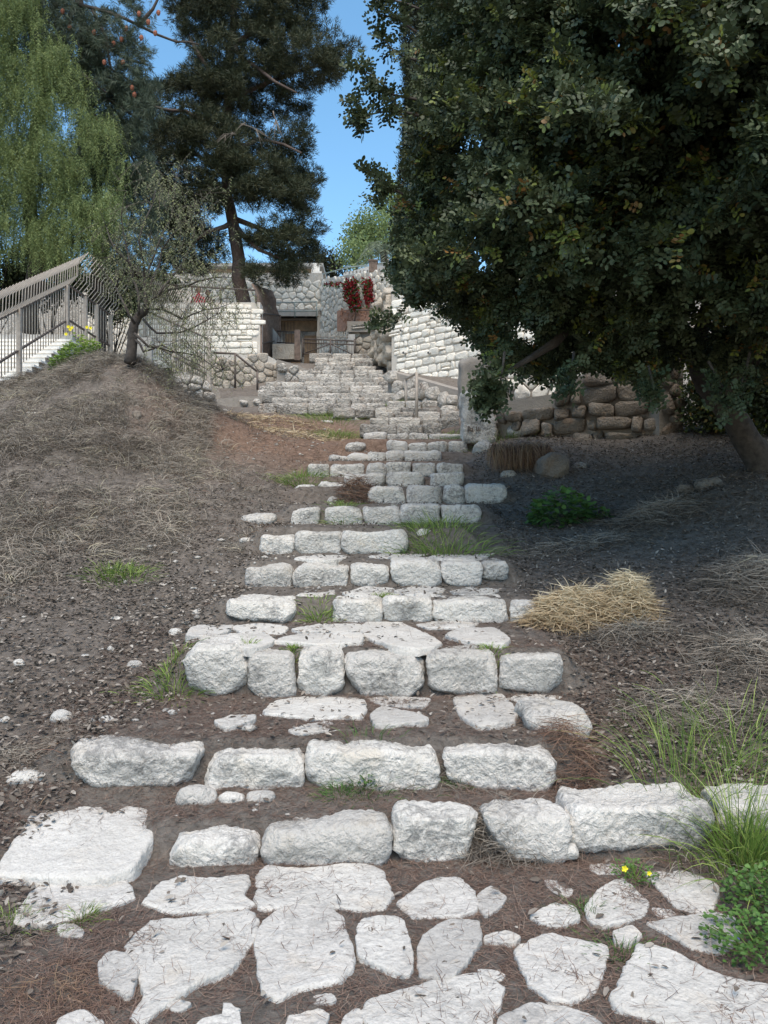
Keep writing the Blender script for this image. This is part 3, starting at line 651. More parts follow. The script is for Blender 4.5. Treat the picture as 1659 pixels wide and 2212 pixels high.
# pebbles (uncountable)
def pebbles():
    n = 2600; px = RNG.random(n); Y = RNG.uniform(3.4, 15.5, n); x = RNG.uniform(-5.5, 1.2, n)
    u = x/Y*FPX+CX; ok = (u > -60) & (u < 980); x, Y = x[ok], Y[ok]
    dens = vn(x*.8+40, Y*.8+3)+.5; near = np.exp(-((x+1.6)/1.3)**2); keep = RNG.random(len(x)) < dens*near*1.0; x, Y = x[keep], Y[keep]
    s = .010+.03*RNG.random(len(x))**3.5
    z = gz(x, Y)
    T = np.array([(1, 0, 0), (-1, 0, 0), (0, 1, 0), (0, -1, 0), (0, 0, .6), (0, 0, -.6), (.6, .6, .3), (-.6, .6, .3), (.6, -.6, .3), (-.6, -.6, .3)])
    F = np.array([(4, 6, 0), (4, 2, 6), (4, 7, 2), (4, 1, 7), (4, 9, 1), (4, 3, 9), (4, 8, 3), (4, 0, 8), (0, 6, 2), (2, 7, 1), (1, 9, 3), (3, 8, 0), (5, 0, 2), (5, 2, 1), (5, 1, 3), (5, 3, 0)])
    V = T[None]*s[:, None, None]*RNG.uniform(.6, 1.4, (len(x), 1, 3))*RNG.uniform(.8, 1.2, (len(x), 10, 1)); a = RNG.random(len(x))*6.28
    ca, sa = np.cos(a)[:, None], np.sin(a)[:, None]; V = np.stack([V[..., 0]*ca-V[..., 1]*sa, V[..., 0]*sa+V[..., 1]*ca, V[..., 2]], 2)
    V += np.stack([x, Y, z+s*.2], 1)[:, None]
    F = (np.arange(len(x))*10)[:, None, None]+F[None]
    tag(npmesh('pebbles', V.reshape(-1, 3), [F.reshape(-1, 3)], LIME), 'small white pebbles strewn over the earth left of the steps', 'pebbles', kind='stuff')
pebbles()
# ------------------------------------------------------------------ walls of stones
def clip_poly(poly, a, b, c):            # keep a*x+b*y<=c
    out = []
    for i in range(len(poly)):
        p, q = poly[i], poly[(i+1) % len(poly)]; dp = a*p[0]+b*p[1]-c; dq = a*q[0]+b*q[1]-c
        if dp <= 0: out.append(p)
        if dp*dq < 0: t = dp/(dp-dq); out.append((p[0]+(q[0]-p[0])*t, p[1]+(q[1]-p[1])*t))
    return out
def cells_rubble(u0, u1, v0, v1, s, ar=1.25):
    su, sv = s*ar, s/ar*1.05; nu = int((u1-u0)/su)+3; nv = int((v1-v0)/sv)+3; sd = {}
    for i in range(-1, nu+1):
        for j in range(-1, nv+1):
            sd[i, j] = (u0+(i+.5*(j % 2)+random.uniform(-.36, .36))*su, v0+(j+random.uniform(-.34, .34))*sv)
    out = []
    for i in range(0, nu):
        for j in range(0, nv):
            x, y = sd[i, j]; poly = [(x-su*2, y-sv*2), (x+su*2, y-sv*2), (x+su*2, y+sv*2), (x-su*2, y+sv*2)]
            for di in (-2, -1, 0, 1, 2):
                for dj in (-2, -1, 0, 1, 2):
                    q = sd.get((i+di, j+dj))
                    if q is None or (di == 0 and dj == 0): continue
                    a, b = q[0]-x, q[1]-y; poly = clip_poly(poly, a, b, (q[0]**2+q[1]**2-x*x-y*y)/2)
                    if len(poly) < 3: break
                if len(poly) < 3: break
            if len(poly) >= 3: out.append(poly)
    return out
def cells_course(u0, u1, v0, v1, w_, h_, irr=.12):
    out = []; v = v0
    while v < v1:
        hh = h_*random.uniform(.75, 1.25); u = u0-random.random()*w_
        while u < u1:
            ww = w_*random.choice((.5, .75, 1, 1.2, 1.5)); J = lambda: random.uniform(-irr, irr)*h_
            if random.random() < .12 and hh > h_*.9:
                m = v+hh*random.uniform(.4, .6)
                out.append([(u, v), (u+ww, v), (u+ww, m), (u, m)]); out.append([(u, m), (u+ww, m), (u+ww, v+hh), (u, v+hh)])
            else: out.append([(u+J()*.5, v+J()), (u+ww+J()*.5, v+J()), (u+ww+J()*.5, v+hh+J()), (u+J()*.5, v+hh+J())])
            u += ww
        v += hh
    return out
class Plane:
    def __init__(s, a, b):               # (px, Y) ends of a vertical plane
        s.A = Vector(((a[0]-CX)/FPX*a[1], a[1])); s.B = Vector(((b[0]-CX)/FPX*b[1], b[1])); s.d = (s.B-s.A).normalized(); s.n = Vector((s.d.y, -s.d.x))
        if s.n.y > 0: s.n = -s.n
    def uv(s, px, py):
        r = Vector(((px-CX)/FPX, 1.0)); # A + d*u = r*t
        det = s.d.x*(-r.y)+s.d.y*r.x
        u = (-s.A.x*(-r.y)-s.A.y*r.x)/det; t = (s.A.y+s.d.y*u)
        return (u, CAMZ-(py-CY)/FPX*t)
    def w(s, u, v, o=0.0): return (s.A.x+s.d.x*u+s.n.x*o, s.A.y+s.d.y*u+s.n.y*o, v)
def wall(name, label, plane, region, mats, kind='rubble', size=.35, hgt=.2, gap=.018, bulge=.05, thick=.5, holes=(), irr=.12, group=None, cat='stone wall', depth_var=.02):
    reg = [plane.uv(*p) for p in region]; hl = [[plane.uv(*p) for p in h] for h in holes]
    us = [p[0] for p in reg]; vs = [p[1] for p in reg]
    cells = cells_rubble(min(us), max(us), min(vs), max(vs), size) if kind == 'rubble' else cells_course(min(us), max(us), min(vs), max(vs), size, hgt, irr)
    root = empty(name, plane.w(*reg[0]), label, cat, group)
    mb = MB()
    for c in cells:
        cu = sum(p[0] for p in c)/len(c); cv = sum(p[1] for p in c)/len(c)
        ok, dm = inpoly(np.array([cu]), np.array([cv]), reg)
        if not ok[0] or dm[0] < .25*min(size, hgt if kind != 'rubble' else size): continue
        if any(inpoly(np.array([cu]), np.array([cv]), h)[0][0] or inpoly(np.array([cu]), np.array([cv]), h)[1][0] < .08 for h in hl): continue
        # subdivide outline, round it
        pts = []
        for i in range(len(c)):
            p, q = c[i], c[(i+1) % len(c)]; L = math.hypot(q[0]-p[0], q[1]-p[1])
            if L < .02: continue
            for t in ((.14, .5, .86) if L > .09 else (.5,)): pts.append((p[0]+(q[0]-p[0])*t, p[1]+(q[1]-p[1])*t))
        if len(pts) < 4: continue
        r = random.random(); bz = bulge*random.uniform(.5, 1.3)+random.uniform(0, depth_var); V = []; m = len(pts)
        hw = max(.03, (max(p[0] for p in pts)-min(p[0] for p in pts))/2); hv = max(.03, (max(p[1] for p in pts)-min(p[1] for p in pts))/2); r0 = .035 if kind == 'rubble' else .02
        tu, tv = random.uniform(-.25, .25)*bz, random.uniform(-.25, .25)*bz
        for q, (ins, o) in enumerate(((gap*.8, -.03), (gap, bz*.55), (gap+r0*.6, bz*.93), (None, bz*1.02))):
            for p in pts:
                su, sv = (max(.2, 1-ins/hw), max(.2, 1-ins/hv)) if ins is not None else (.5, .5)
                V.append(plane.w(cu+(p[0]-cu)*su, cv+(p[1]-cv)*sv, o+((random.uniform(-.14, .14)*bz+tu*(p[0]-cu)/hw+tv*(p[1]-cv)/hv) if o > 0 else 0)))
        V.append(plane.w(cu, cv, bz*random.uniform(.95, 1.15)))
        F = [(k*m+i, k*m+(i+1) % m, (k+1)*m+(i+1) % m, (k+1)*m+i) for k in range(3) for i in range(m)]+[(3*m+i, 3*m+(i+1) % m, 4*m) for i in range(m)]
        mb.add(V, F, r)
    mb.build('stonework', mats[0], root, True)
    k = MB(); n = len(reg); V = [plane.w(u, v, 0) for u, v in reg]+[plane.w(u, v, -thick) for u, v in reg]
    if not hl:
        k.add(V, [tuple(range(n)), tuple(range(n, 2*n))[::-1]]+[(i, (i+1) % n, (i+1) % n+n, i+n) for i in range(n)])
    else:
        h = hl[0]; hu0 = min(p[0] for p in h); hu1 = max(p[0] for p in h); hv1 = max(p[1] for p in h)
        def bx(u0, u1, v0, v1):
            q = [(u0, v0), (u1, v0), (u1, v1), (u0, v1)]; VV = [plane.w(u, v, 0) for u, v in q]+[plane.w(u, v, -thick) for u, v in q]
            k.add(VV, [(0, 1, 2, 3), (7, 6, 5, 4)]+[(i, (i+1) % 4, (i+1) % 4+4, i+4) for i in range(4)])
        bx(min(us), hu0, min(vs), hv1); bx(hu1, max(us), min(vs), hv1); bx(min(us), max(us), hv1, max(vs)-.03)
    k.build('mortar', mats[1], root)
    return root
def rail_px(name, label, lines, rad, mat, Y, cat='railing', posts=(), group=None):
    root = empty(name, P(lines[0][0][0], lines[0][0][1], lines[0][0][2] if len(lines[0][0]) > 2 else Y), label, cat, group)
    pp = lambda q: P(q[0], q[1], q[2] if len(q) > 2 else Y)
    for l in lines:
        m = MB(); m.tube([pp(q) for q in l], rad, 6); m.build('rail', mat, root, True)
    for l in posts:
        m = MB(); m.tube([pp(q) for q in l], rad*1.05, 6); m.build('post', mat, root, True)
    return root

pl1 = Plane((470, 30), (690, 30)); hole = [(593, 684), (685, 684), (685, 790), (593, 790)]
wall('retaining_wall', 'high white rubble wall above the brown doorway', pl1, [(180, 588), (528, 594), (696, 603), (692, 790), (180, 790)], (WALLW, MORTW), size=.27, bulge=.035, gap=.014, holes=[hole])
pl2 = Plane((692, 30), (852, 26)); 
wall('retaining_wall', 'angled white rubble wall behind the red flowering bush', pl2, [(692, 603), (753, 594), (835, 584), (880, 582), (880, 790), (692, 790)], (WALLW, MORTW), size=.24, bulge=.035, gap=.014)
pr = Plane((765, 25.6), (815, 25.2))
wall('pier_wall', 'low pier of brown rubble right of the iron gate', pr, [(752, 716), (815, 716), (815, 776), (752, 776)], (WALLR, MORT), size=.26)
wall('pier_cap_wall', 'grey squared blocks topping the brown rubble pier', Plane((752, 25.5), (813, 25.1)), [(750, 694), (813, 694), (813, 717), (750, 717)], (UPPER, MORT), 'course', .5, .18)
wall('rough_wall_end', 'craggy broken end of the white block wall, beside a dark rusty bar', Plane((811, 24.5), (850, 20.8)), [(818, 640), (850, 625), (850, 806), (812, 782)], (WALLR, MORT), size=.34, bulge=.12, gap=.006, depth_var=.16)
plr = Plane((846, 20.8), (1250, 17.0))
wr = wall('block_wall', 'tall white wall of roughly squared blocks beside the steps', plr, [(846, 622), (975, 603), (1300, 545), (1300, 870), (1100, 856), (1000, 850), (900, 838), (846, 806)], (WALLW, MORTW), 'course', .27, .19, bulge=.03, gap=.012)
for hx, hy in ((871.5, 715), (877, 763), (931, 763), (895, 823.5)):
    u, v = plr.uv(hx, hy); c = Vector(plr.w(u, v, .11)); n_ = Vector((plr.n.x, plr.n.y, 0)); m = MB()
    m.tube([c-n_*.25, c], .036, 12); d_ = m.build('drain_pipe', CONC, wr, True)
    m = MB(); m.tube([c-n_*.05, c+n_*.003], .025, 10); m.build('pipe_opening', BLACK, d_)
wall('ruined_wall', 'ruined grey rubble face below the white block wall by the handrail posts', Plane((832, 18.2), (1000, 16.2)), [(838, 800), (1000, 846), (1000, 915), (900, 900), (838, 850)], (UPPER, MORT), size=.3, bulge=.12, gap=.012, depth_var=.1)
wall('coursed_wall', 'white coursed wall below the terrace with the pine trunk', Plane((430, 23), (562, 23)), [(300, 654), (562, 653), (562, 775), (300, 800)], (WALLW, MORTW), 'course', .30, .17, bulge=.028, gap=.008)
wall('lower_rubble_wall', 'pinkish grey rubble wall left of the upper steps', Plane((455, 20.4), (615, 21.6)), [(395, 765), (575, 766), (604, 782), (612, 845), (395, 850)], (WALLR, MORTW), size=.23, bulge=.04, gap=.008)
wall('dry_stone_wall', 'small sloping dry-stone wall merging with the upper steps', Plane((600, 21.0), (700, 21.2)), [(598, 776), (640, 788), (694, 812), (694, 838), (598, 842)], (UPPER, MORT), size=.24, bulge=.08, gap=.015)
wall('collapsed_wall', 'dark collapsed dry-stone wall at the back of the red earth', Plane((370, 17.2), (470, 17.6)), [(362, 812), (400, 803), (440, 815), (474, 845), (478, 868), (420, 874), (362, 868)], (UPPER, MORT), size=.22, bulge=.10, gap=.015)
wall('low_wall', 'low line of small stones bordering the red earth', Plane((470, 17.2), (566, 17.6)), [(468, 862), (520, 856), (566, 856), (566, 880), (468, 880)], (UPPER, MORT), size=.2, bulge=.12, gap=.03)
wall('brown_stone_wall', 'wall of large brown boulders in the shade under the carob tree', Plane((1075, 13.4), (1440, 12.4)), [(1076, 868), (1190, 852), (1235, 812), (1440, 800), (1460, 800), (1460, 960), (1076, 960)], (BROWN, MORT), 'course', .36, .25, irr=.22, bulge=.10, gap=.012, depth_var=.10)
wall('dark_pillar_wall', 'dark rubble pillar at right end of the brown boulder wall', Plane((1425, 12.2), (1480, 12.3)), [(1424, 740), (1476, 740), (1476, 950), (1424, 950)], (BROWN, MORT), size=.22, bulge=.08)
wall('back_terrace_wall', 'pale rubble wall glimpsed between leaves above the brown boulders', Plane((1080, 15.6), (1440, 14.8)), [(1080, 780), (1440, 760), (1440, 900), (1080, 900)], (WALLW, MORT), size=.3)
# carved pillar stone and tall pillar
def px_block(x0, x1, y0, y1, Y, D, mat, name, **kw):
    xa, xb = (x0-CX)/FPX*Y, (x1-CX)/FPX*Y; za, zb = CAMZ-(y1-CY)/FPX*Y, CAMZ-(y0-CY)/FPX*Y; sk = kw.pop('sk', 0)
    c8 = np.array([[[(x+(sk if c else 0), y, z) for c, z in enumerate((za, zb))] for y in (Y, Y+D)] for x in (xa, xb)], float)
    return stone_from_corners(c8, mat, name, **kw)
ps = px_block(1004, 1072, 848, 955, 13.2, .5, LIME, 'carved_pillar_stone', res=.03, n=26, sk=-.05, a_low=.03, a_mid=.02, chip=.12)
tag(ps, 'upright carved limestone pillar stone with faint letters at the stair edge', 'pillar stone')
def carve(strokes, Y):
    m = MB()
    for a, b in strokes: m.tube([P(a[0], a[1], Y), P(b[0], b[1], Y)], .007, 5)
    m.build('carved_letters', METD, ps)
carve([((1011, 921), (1011, 932)), ((1011, 921), (1015, 922)), ((1015, 922), (1015, 931)), ((1017, 925), (1021, 925)), ((1021, 925), (1021, 932)), ((1017, 929), (1021, 929)), ((1017, 929), (1017, 932)), ((1017, 932), (1021, 932)),
       ((1029, 921), (1029, 930)), ((1033, 922), (1033, 930)), ((1029, 930), (1037, 929))], 13.17)
tag(px_block(996, 1098, 772, 880, 14.2, .45, MORT, 'rendered_pillar', res=.05, n=16), 'broad grey rendered pillar behind the carved stone', 'pillar')
# doorway recess
dr = empty('doorway', P(593, 770, 30), 'brown recessed doorway with a concrete lintel in the white wall', 'doorway')
def uvbox(pl, u0, u1, v0, v1, o0, o1, name, mat, parent, bevel=0):
    m = MB(); q = [(u0, v0), (u1, v0), (u1, v1), (u0, v1)]; V = [pl.w(u, v, o1) for u, v in q]+[pl.w(u, v, o0) for u, v in q]
    m.add(V, [(0, 1, 2, 3), (7, 6, 5, 4)]+[(i, i+4, (i+1) % 4+4, (i+1) % 4) for i in range(4)]); return m.build(name, mat, parent)
u0, vt = pl1.uv(593, 684); u1, _ = pl1.uv(685, 684); vb = 6.3
uvbox(pl1, u0-.1, u1+.05, vt, vt+.26, -.3, .10, 'lintel', CONC, dr)
uvbox(pl1, u0, u1, vb, vt-.004, -.62, -.55, 'back_panel', PLAST, dr)
ubm = uvbox(pl1, u0, u1, vt-.45, vt-.05, -.545, -.45, 'upper_beam', WOOD, dr)
uvbox(pl1, u0+.35, u0+.95, vb, vt-.55, -.545, -.48, 'timber_door', WOOD, dr); uvbox(pl1, u0+1.1, u1-.05, vb, vt-.62, -.545, -.48, 'timber_door', WOOD, dr)
uvbox(pl1, u0-.02, u0, vb, vt-.002, -1.3, -.02, 'reveal', PLAST, dr); uvbox(pl1, u1, u1+.02, vb, vt-.002, -1.3, -.02, 'reveal', PLAST, dr)
m = MB()
for i in range(6): m.tube([pl1.w(u0+.1+i*.12, vt-.08, -.44), pl1.w(u0+.1+i*.12, vt-.42, -.44)], .012, 5)
m.build('vent_bars', METD, ubm)
# terrace floors (paved ground above the walls)
def slab_floor(name, pts, z, lab, t=.3):
    m = MB(); n = len(pts); V = [(x, y, z) for x, y in pts]+[(x, y, z-t) for x, y in pts]
    m.add(V, [tuple(range(n)), tuple(range(n, 2*n))[::-1]]+[(i, i+n, (i+1) % n+n, (i+1) % n) for i in range(n)]); return tag(m.build(name, UPPER), lab, kind='structure')
slab_floor('pavement', [(-6.0, 23.5), (-3.85, 23.5), (-3.6, 29.9), (-7.6, 29.9), (-7.0, 23.5)], 7.80, 'terrace pavement under the pine', 2.6)
slab_floor('pavement', [(.6, 21.4), (8, 18.3), (14, 22), (14, 34), (1.4, 34), (1.4, 27)], 7.2, 'terrace pavement behind the white block wall', 4)
slab_floor('pavement', [(-12, 30.5), (-2.4, 30.5), (.4, 27.6), (6, 34), (20, 60), (-20, 60), (-20, 31)], 10.35, 'upper terrace pavement', 5)
# upper building, parapet, railings
bl = empty('terrace_building', P(470, 600, 33), 'low beige building with a flat dark roof edge above the rubble wall', 'building')
for nm, a, b, mt_, Y0, Y1 in (('wall', (380, 575), (688, 606), PLAST, 33, 37), ('roof', (372, 568), (698, 575), CONC, 32.6, 37.4), ('sill_band', (380, 594), (690, 599), WHITES, 32.8, 32.99)):
    p, q = P(a[0], a[1], Y0), P(b[0], b[1], Y0); m = MB(); m.box(((p.x+q.x)/2, (Y0+Y1)/2, (p.z+q.z)/2), (q.x-p.x, Y1-Y0, p.z-q.z)); m.build(nm, mt_, bl)
p = P(682, 590, 32.5); m = MB(); m.box((p.x, 32.5, p.z), (.32, .3, .75)); m.box((p.x+.12, 32.3, p.z-.2), (.3, .25, .35)); m.build('corner_post', WHITES, bl)
par = empty('pierced_parapet', P(748, 592, 30), 'white pierced parapet with round openings beneath the grey-green railing', 'parapet')
m = MB()
pA, pB = P(745, 593, 30), P(850, 586, 28.5)
m.box(((pA.x+pB.x)/2, (pA.y+pB.y)/2, (pA.z+pB.z)/2+.05), ((pB-pA).length, .14, .32), rz=math.atan2(pB.y-pA.y, pB.x-pA.x)); pblk = m.build('parapet_block', WHITES, par)
for i in range(13):
    q = pA.lerp(pB, (i+.5)/13)+Vector((0, -.05, .05)); m = MB(); m.tube([q+Vector((-.0, .02, 0)), q+Vector((-.01, -.035, 0))], .055, 10); m.build('round_opening', MORT, pblk)
rail_px('terrace_railing', 'thin grey-green railing along the high terrace edge', [[(690, 594, 30.5), (750, 578, 30), (851, 565, 28.3)], [(744, 576, 31), (830, 576, 30)]], .022, METG, 30,
        posts=[[(x, y0, Y), (x, 590, Y)] for x, y0, Y in ((725, 585, 30.2), (750, 578, 30), (778, 575, 29.6), (807, 571, 29), (838, 567, 28.6), (851, 565, 28.3))])
rail_px('doorway_railing', 'two-bar railing above the doorway lintel', [[(570, 655), (685, 652)], [(572, 673), (685, 672)]], .022, METG, 28.4, posts=[[(x, 654), (x, 686)] for x in (594, 637, 684)])
rail_px('pine_terrace_railing', 'dark railing at the terrace edge in front of the pine trunk', [[(300, 612), (400, 618), (553, 627)]], .026, METD, 22.9, posts=[[(x, y), (x, 655)] for x, y in ((352, 616), (415, 620), (477, 623), (553, 627))])
rail_px('handrail', 'bent brown handrail beside the pinkish rubble wall', [[(461, 762), (508, 764), (556, 803)]], .028, METD, 19.9, posts=[[(508, 764), (508, 838)], [(556, 803), (556, 842)]])
rail_px('handrail', 'two tall tan handrail posts rising from the upper steps', [[(877, 819, 16.7), (900, 806, 15.5)]], .03, METAL, 16, posts=[[(877, 819, 16.7), (877, 893, 16.7)], [(900, 806, 15.5), (900, 912, 15.5)]])
rail_px('pier_railing', 'railing on top of the grey pier blocks by the pink patch', [[(766, 694, 25.8), (770, 669, 25.8), (812, 671, 25.4)]], .02, METD, 25.6, posts=[[(800, 655, 25.6), (800, 694, 25.6)]])
# rusty bar at the wall end
m = MB(); m.beam(P(827, 650, 24.2), P(820, 760, 23.6), .06, .05); tag(m.build('rusty_bar', RUST), 'dark rusty bar leaning on the craggy wall end', 'metal bar')
# pink relief patch
m = MB(); a = pl2.uv(734, 672); cs = [(733, 673), (800, 664), (800, 696), (757, 700), (748, 716), (733, 716)]
V = [pl2.w(*pl2.uv(*c), .10) for c in cs]+[pl2.w(*pl2.uv(*c), -.02) for c in cs]
m.add(V, [tuple(range(6))]+[(i, i+6, (i+1) % 6+6, (i+1) % 6) for i in range(6)])
for _ in range(60):
    px = random.uniform(738, 796); py = random.uniform(672, 694); u, v = pl2.uv(px, py)
    m.tube([pl2.w(u, v, .10), pl2.w(u+random.uniform(-.12, .12), v+random.uniform(-.1, .1), .12)], .022, 5)
tag(m.build('clay_relief', CLAY), 'pinkish clay relief panel set in the rubble wall below the red bush', 'relief')
# planter ledge with small flowers handled with the bush
# iron gate
gt = empty('iron_gate', P(650, 768, 24.9), 'low dark iron gate with crossed braces at the head of the steps', 'gate')
Yg = 24.9
def tub(pts, r, name, mat, parent, n=5): m = MB(); m.tube(pts, r, n); return m.build(name, mat, parent, True)
tub([P(654, 732, Yg), P(768, 737, Yg)], .025, 'top_rail', METD, gt); tub([P(654, 740, Yg), P(768, 745, Yg)], .02, 'middle_rail', METD, gt); tub([P(654, 764, Yg), P(768, 768, Yg)], .02, 'bottom_rail', METD, gt)
for x in (654, 714, 766): tub([P(x, 732, Yg), P(x, 771, Yg)], .03, 'post', METD, gt)
tub([P(660, 762, Yg), P(714, 743, Yg)], .018, 'brace', METD, gt); tub([P(714, 743, Yg), P(762, 766, Yg)], .018, 'brace', METD, gt)
m = MB()
for x in range(658, 766, 6): m.tube([P(x, 734+(x-654)*.045, Yg+.03), P(x, 766, Yg+.03)], .008, 4)
m.build('bars', METD, gt)
f2 = empty('picket_railing', P(684, 745, 26.4), 'pale picket railing behind the iron gate', 'railing')
for x in range(684, 752, 5): tub([P(x, 716, 26.4), P(x, 745, 26.4)], .012, 'picket', METAL, f2, 4)
tub([P(684, 728, 26.4), P(752, 728, 26.4)], .014, 'rail', METAL, f2)
f3 = empty('door_railing', P(600, 742, 26.2), 'dark railing panel in front of the timber door', 'railing')
tub([P(598, 715, 26.2), P(644, 718, 26.2)], .02, 'rail', METD, f3); tub([P(598, 740, 26.2), P(644, 742, 26.2)], .02, 'rail', METD, f3)
for x in range(600, 645, 6): tub([P(x, 716, 26.2), P(x, 741, 26.2)], .01, 'bar', METD, f3, 4)
p, q = P(588, 742, 25.2), P(650, 775, 25.2); m = MB(); m.box(((p.x+q.x)/2, 25.5, (p.z+q.z)/2), (q.x-p.x, .5, p.z-q.z)); tag(m.build('plastered_ledge', WALLR), 'plastered ledge left of the iron gate', 'ledge')
for x0, x1, nm in ((636, 648, 'square rusty gate post beside the timber door'), (752, 767, 'grey concrete gate post at right of the iron gate')):
    p, q = P(x0, 712 if x0 < 700 else 722, 25.2), P(x1, 778, 25.2); m = MB(); m.box(((p.x+q.x)/2, 25.3, (p.z+q.z)/2), (q.x-p.x, .2, p.z-q.z)); tag(m.build('gate_post', RUST if x0 < 700 else CONC), nm, 'post')
p = P(806, 578, 28.4); m = MB(); m.box((p.x, 28.4, p.z), (.30, .3, .40)); m.box((p.x, 28.4, p.z+.22), (.36, .36, .05)); tag(m.build('planter', RUST), 'brown square planter on the high terrace edge', 'planter')

# ------------------------------------------------------------------ bent picket fences and the white stairs
def fence(A, B, lab, out, low=.30, mid=.83, sp=.14, posts=(), hf=1.0, top=True, mt=None, name='picket_fence', xr=0):
    """A, B: ends of the bottom rail"""
    mt = mt or METAL; A, B = Vector(A), Vector(B); root = empty(name, A, lab, 'fence', 'bent picket fences along the left stairs'); L = (B-A).xy.length; n = int(L/sp); out = Vector((*out, 0))
    pk = []
    for i in range(n+1):
        p = A.lerp(B, i/n); z = Vector((0, 0, 1)); m = MB()
        pts = [p-z*low, p+z*mid]
        if top: pts += [p+z*(mid+.24)*hf+out*.20, p+z*(mid+.50)*hf+out*.21, p+z*(mid+.80)*hf+out*.46]
        m.tube(pts, .011, 5)
        if i < 100: m.build('picket', mt, root, True)
    for h in (0, mid): m = MB(); m.beam(A+Vector((0, -.02, h)), B+Vector((0, -.02, h)), .05, .035); m.build('rail', METD, root)
    for t, dn in posts:
        p = A.lerp(B, t); m = MB(); m.beam(p+Vector((0.02, -.03, -dn)), p+Vector((0.02, -.03, mid)), .085); m.build('post', mt, root)
    return root
fA = P(-60, 820, 13.8); fB = P(146, 692, 18.3); fC = P(240, 749, 20.5)
fence(fA, fB, 'long tan picket fence with outward-bent tips climbing beside the white stairs', (.9, .35), posts=[(.10, .6), (.42, .75), (.985, .25)])
fence(fB+Vector((.03, .03, 0)), fC, 'picket fence receding from the peak of the stair fence towards the young pepper tree', (.95, .1), posts=[(.35, .5), (.62, .5), (.98, .5)], low=.35)
fence(P(312, 735, 21.5), P(452, 812, 17.6), 'picket fence half hidden behind the young pepper tree', (.7, -.3), posts=[(.0, .4), (.5, .4), (.99, .5)], low=.3)
fence(P(562, 742, 23.1), P(603, 735, 28.0), 'steep picket fence panel standing between coursed wall and doorway', (-.55, 0), posts=[(0, .6), (1, .6)], low=.55, mid=.9, hf=1.05, mt=RUST)
st = empty('white_staircase', (fA.x, fA.y, fA.z-.4), 'white stone stairs with grey concrete side behind the tan fence', 'staircase')
nst = 16; dy = (fB.y-fA.y)/13.2; dz = (fB.z-fA.z)/13.2; xs = fA.x+.05; sm, cm_ = MB(), MB()
for i in range(-3, nst-2):
    y = fA.y+i*dy+.05; z = fA.z-.42+i*dz; x = xs+(fB.x-fA.x)*(i/13.2)
    sm.box((x-1.4, y+dy/2+.0, z-.02), (2.86, dy+.03, .045)); sm.box((x-1.42, y+.03, z-.1), (2.78, .03, dz*.80))
    cm_.box((x-1.41, y+dy/2+.03, z-.05-.9), (2.75, dy-.004, 1.8))
sm.build('step', WHITES, st); cm_.build('side_wall', CONC, st)
m = MB(); m.box((fB.x-1.4, fB.y+1.6, fB.z-.45), (2.9, 2.9, .3)); m.build('landing', CONC, st)
p, q = P(290, 728, 14.8), P(326, 785, 14.8); m = MB(); m.box(((p.x+q.x)/2, 14.9, (p.z+q.z)/2), (q.x-p.x, .12, p.z-q.z), r=.4); m.box((p.x-.02, 14.88, (p.z+q.z)/2), (.05, .16, p.z-q.z+.02)); tag(m.build('concrete_panel', CONC), 'leaning grey concrete panel right of the young pepper trunk', 'panel')
# ------------------------------------------------------------------ trees
def limb(m, pts, r0, r1, n=7):
    P_ = [Vector(p) for p in pts]; out = []
    for i in range(len(P_)-1):
        for t in (0, .5): 
            q = P_[i].lerp(P_[i+1], t)+(Vector(RNG.normal(size=3))*.03*(P_[i+1]-P_[i]).length if t else Vector())
            out.append(q)
    out.append(P_[-1]); k = len(out)
    m.tube(out, [r0+(r1-r0)*i/(k-1) for i in range(k)], n)
# --- pine in the centre left
def needle_tufts(C, D, nn, L, W, spread=.75):
    n = len(C); c = np.repeat(C, nn, 0); d = nrm(np.repeat(D, nn, 0)+RNG.normal(size=(n*nn, 3))*spread)
    return c+RNG.normal(size=c.shape)*.03, d, rv(n*nn), L*RNG.uniform(.7, 1.2, n*nn), np.full(n*nn, W)
def lumps(ells, Y0, dYr, per, r_sub, seedpts=26):
    """ellipses in pixels -> tuft centres spread over many small clumps"""
    Cs, Ds = [], []
    for (px, py, rx, ry, dY) in ells:
        Yc = Y0+dY; ctr = np.array(P(px, py, Yc)); ax = np.array([rx/FPX*Yc, max(rx, ry)/FPX*Yc*.8, ry/FPX*Yc])
        ns = max(5, int(per*rx*ry/2000)); s = rv(ns)*(RNG.random((ns, 1))**.4); sub = ctr+s*ax
        rs = r_sub*RNG.uniform(.6, 1.25, ns)
        for k in range(ns):
            q = rv(seedpts)*RNG.random((seedpts, 1))**.33; q[:, 2] *= .55
            Cs.append(sub[k]+q*rs[k]); Ds.append(nrm(q+np.array([0, 0, .35])+s[k]*.5))
    return np.concatenate(Cs), np.concatenate(Ds)
pine = empty('pine_tree', P(527, 660, 24.5), 'tall dark pine leaning slightly left on the terrace above the steps', 'tree', 'pine trees')
Yp = 24.5; m = MB()
limb(m, [P(529, 668, Yp), P(524, 640, Yp), P(516, 560, Yp), P(503, 480, Yp), P(490, 420, Yp), P(484, 330, Yp), P(492, 220, Yp), P(500, 100, Yp), P(505, -60, Yp), P(510, -240, Yp)], .24, .07, 12)
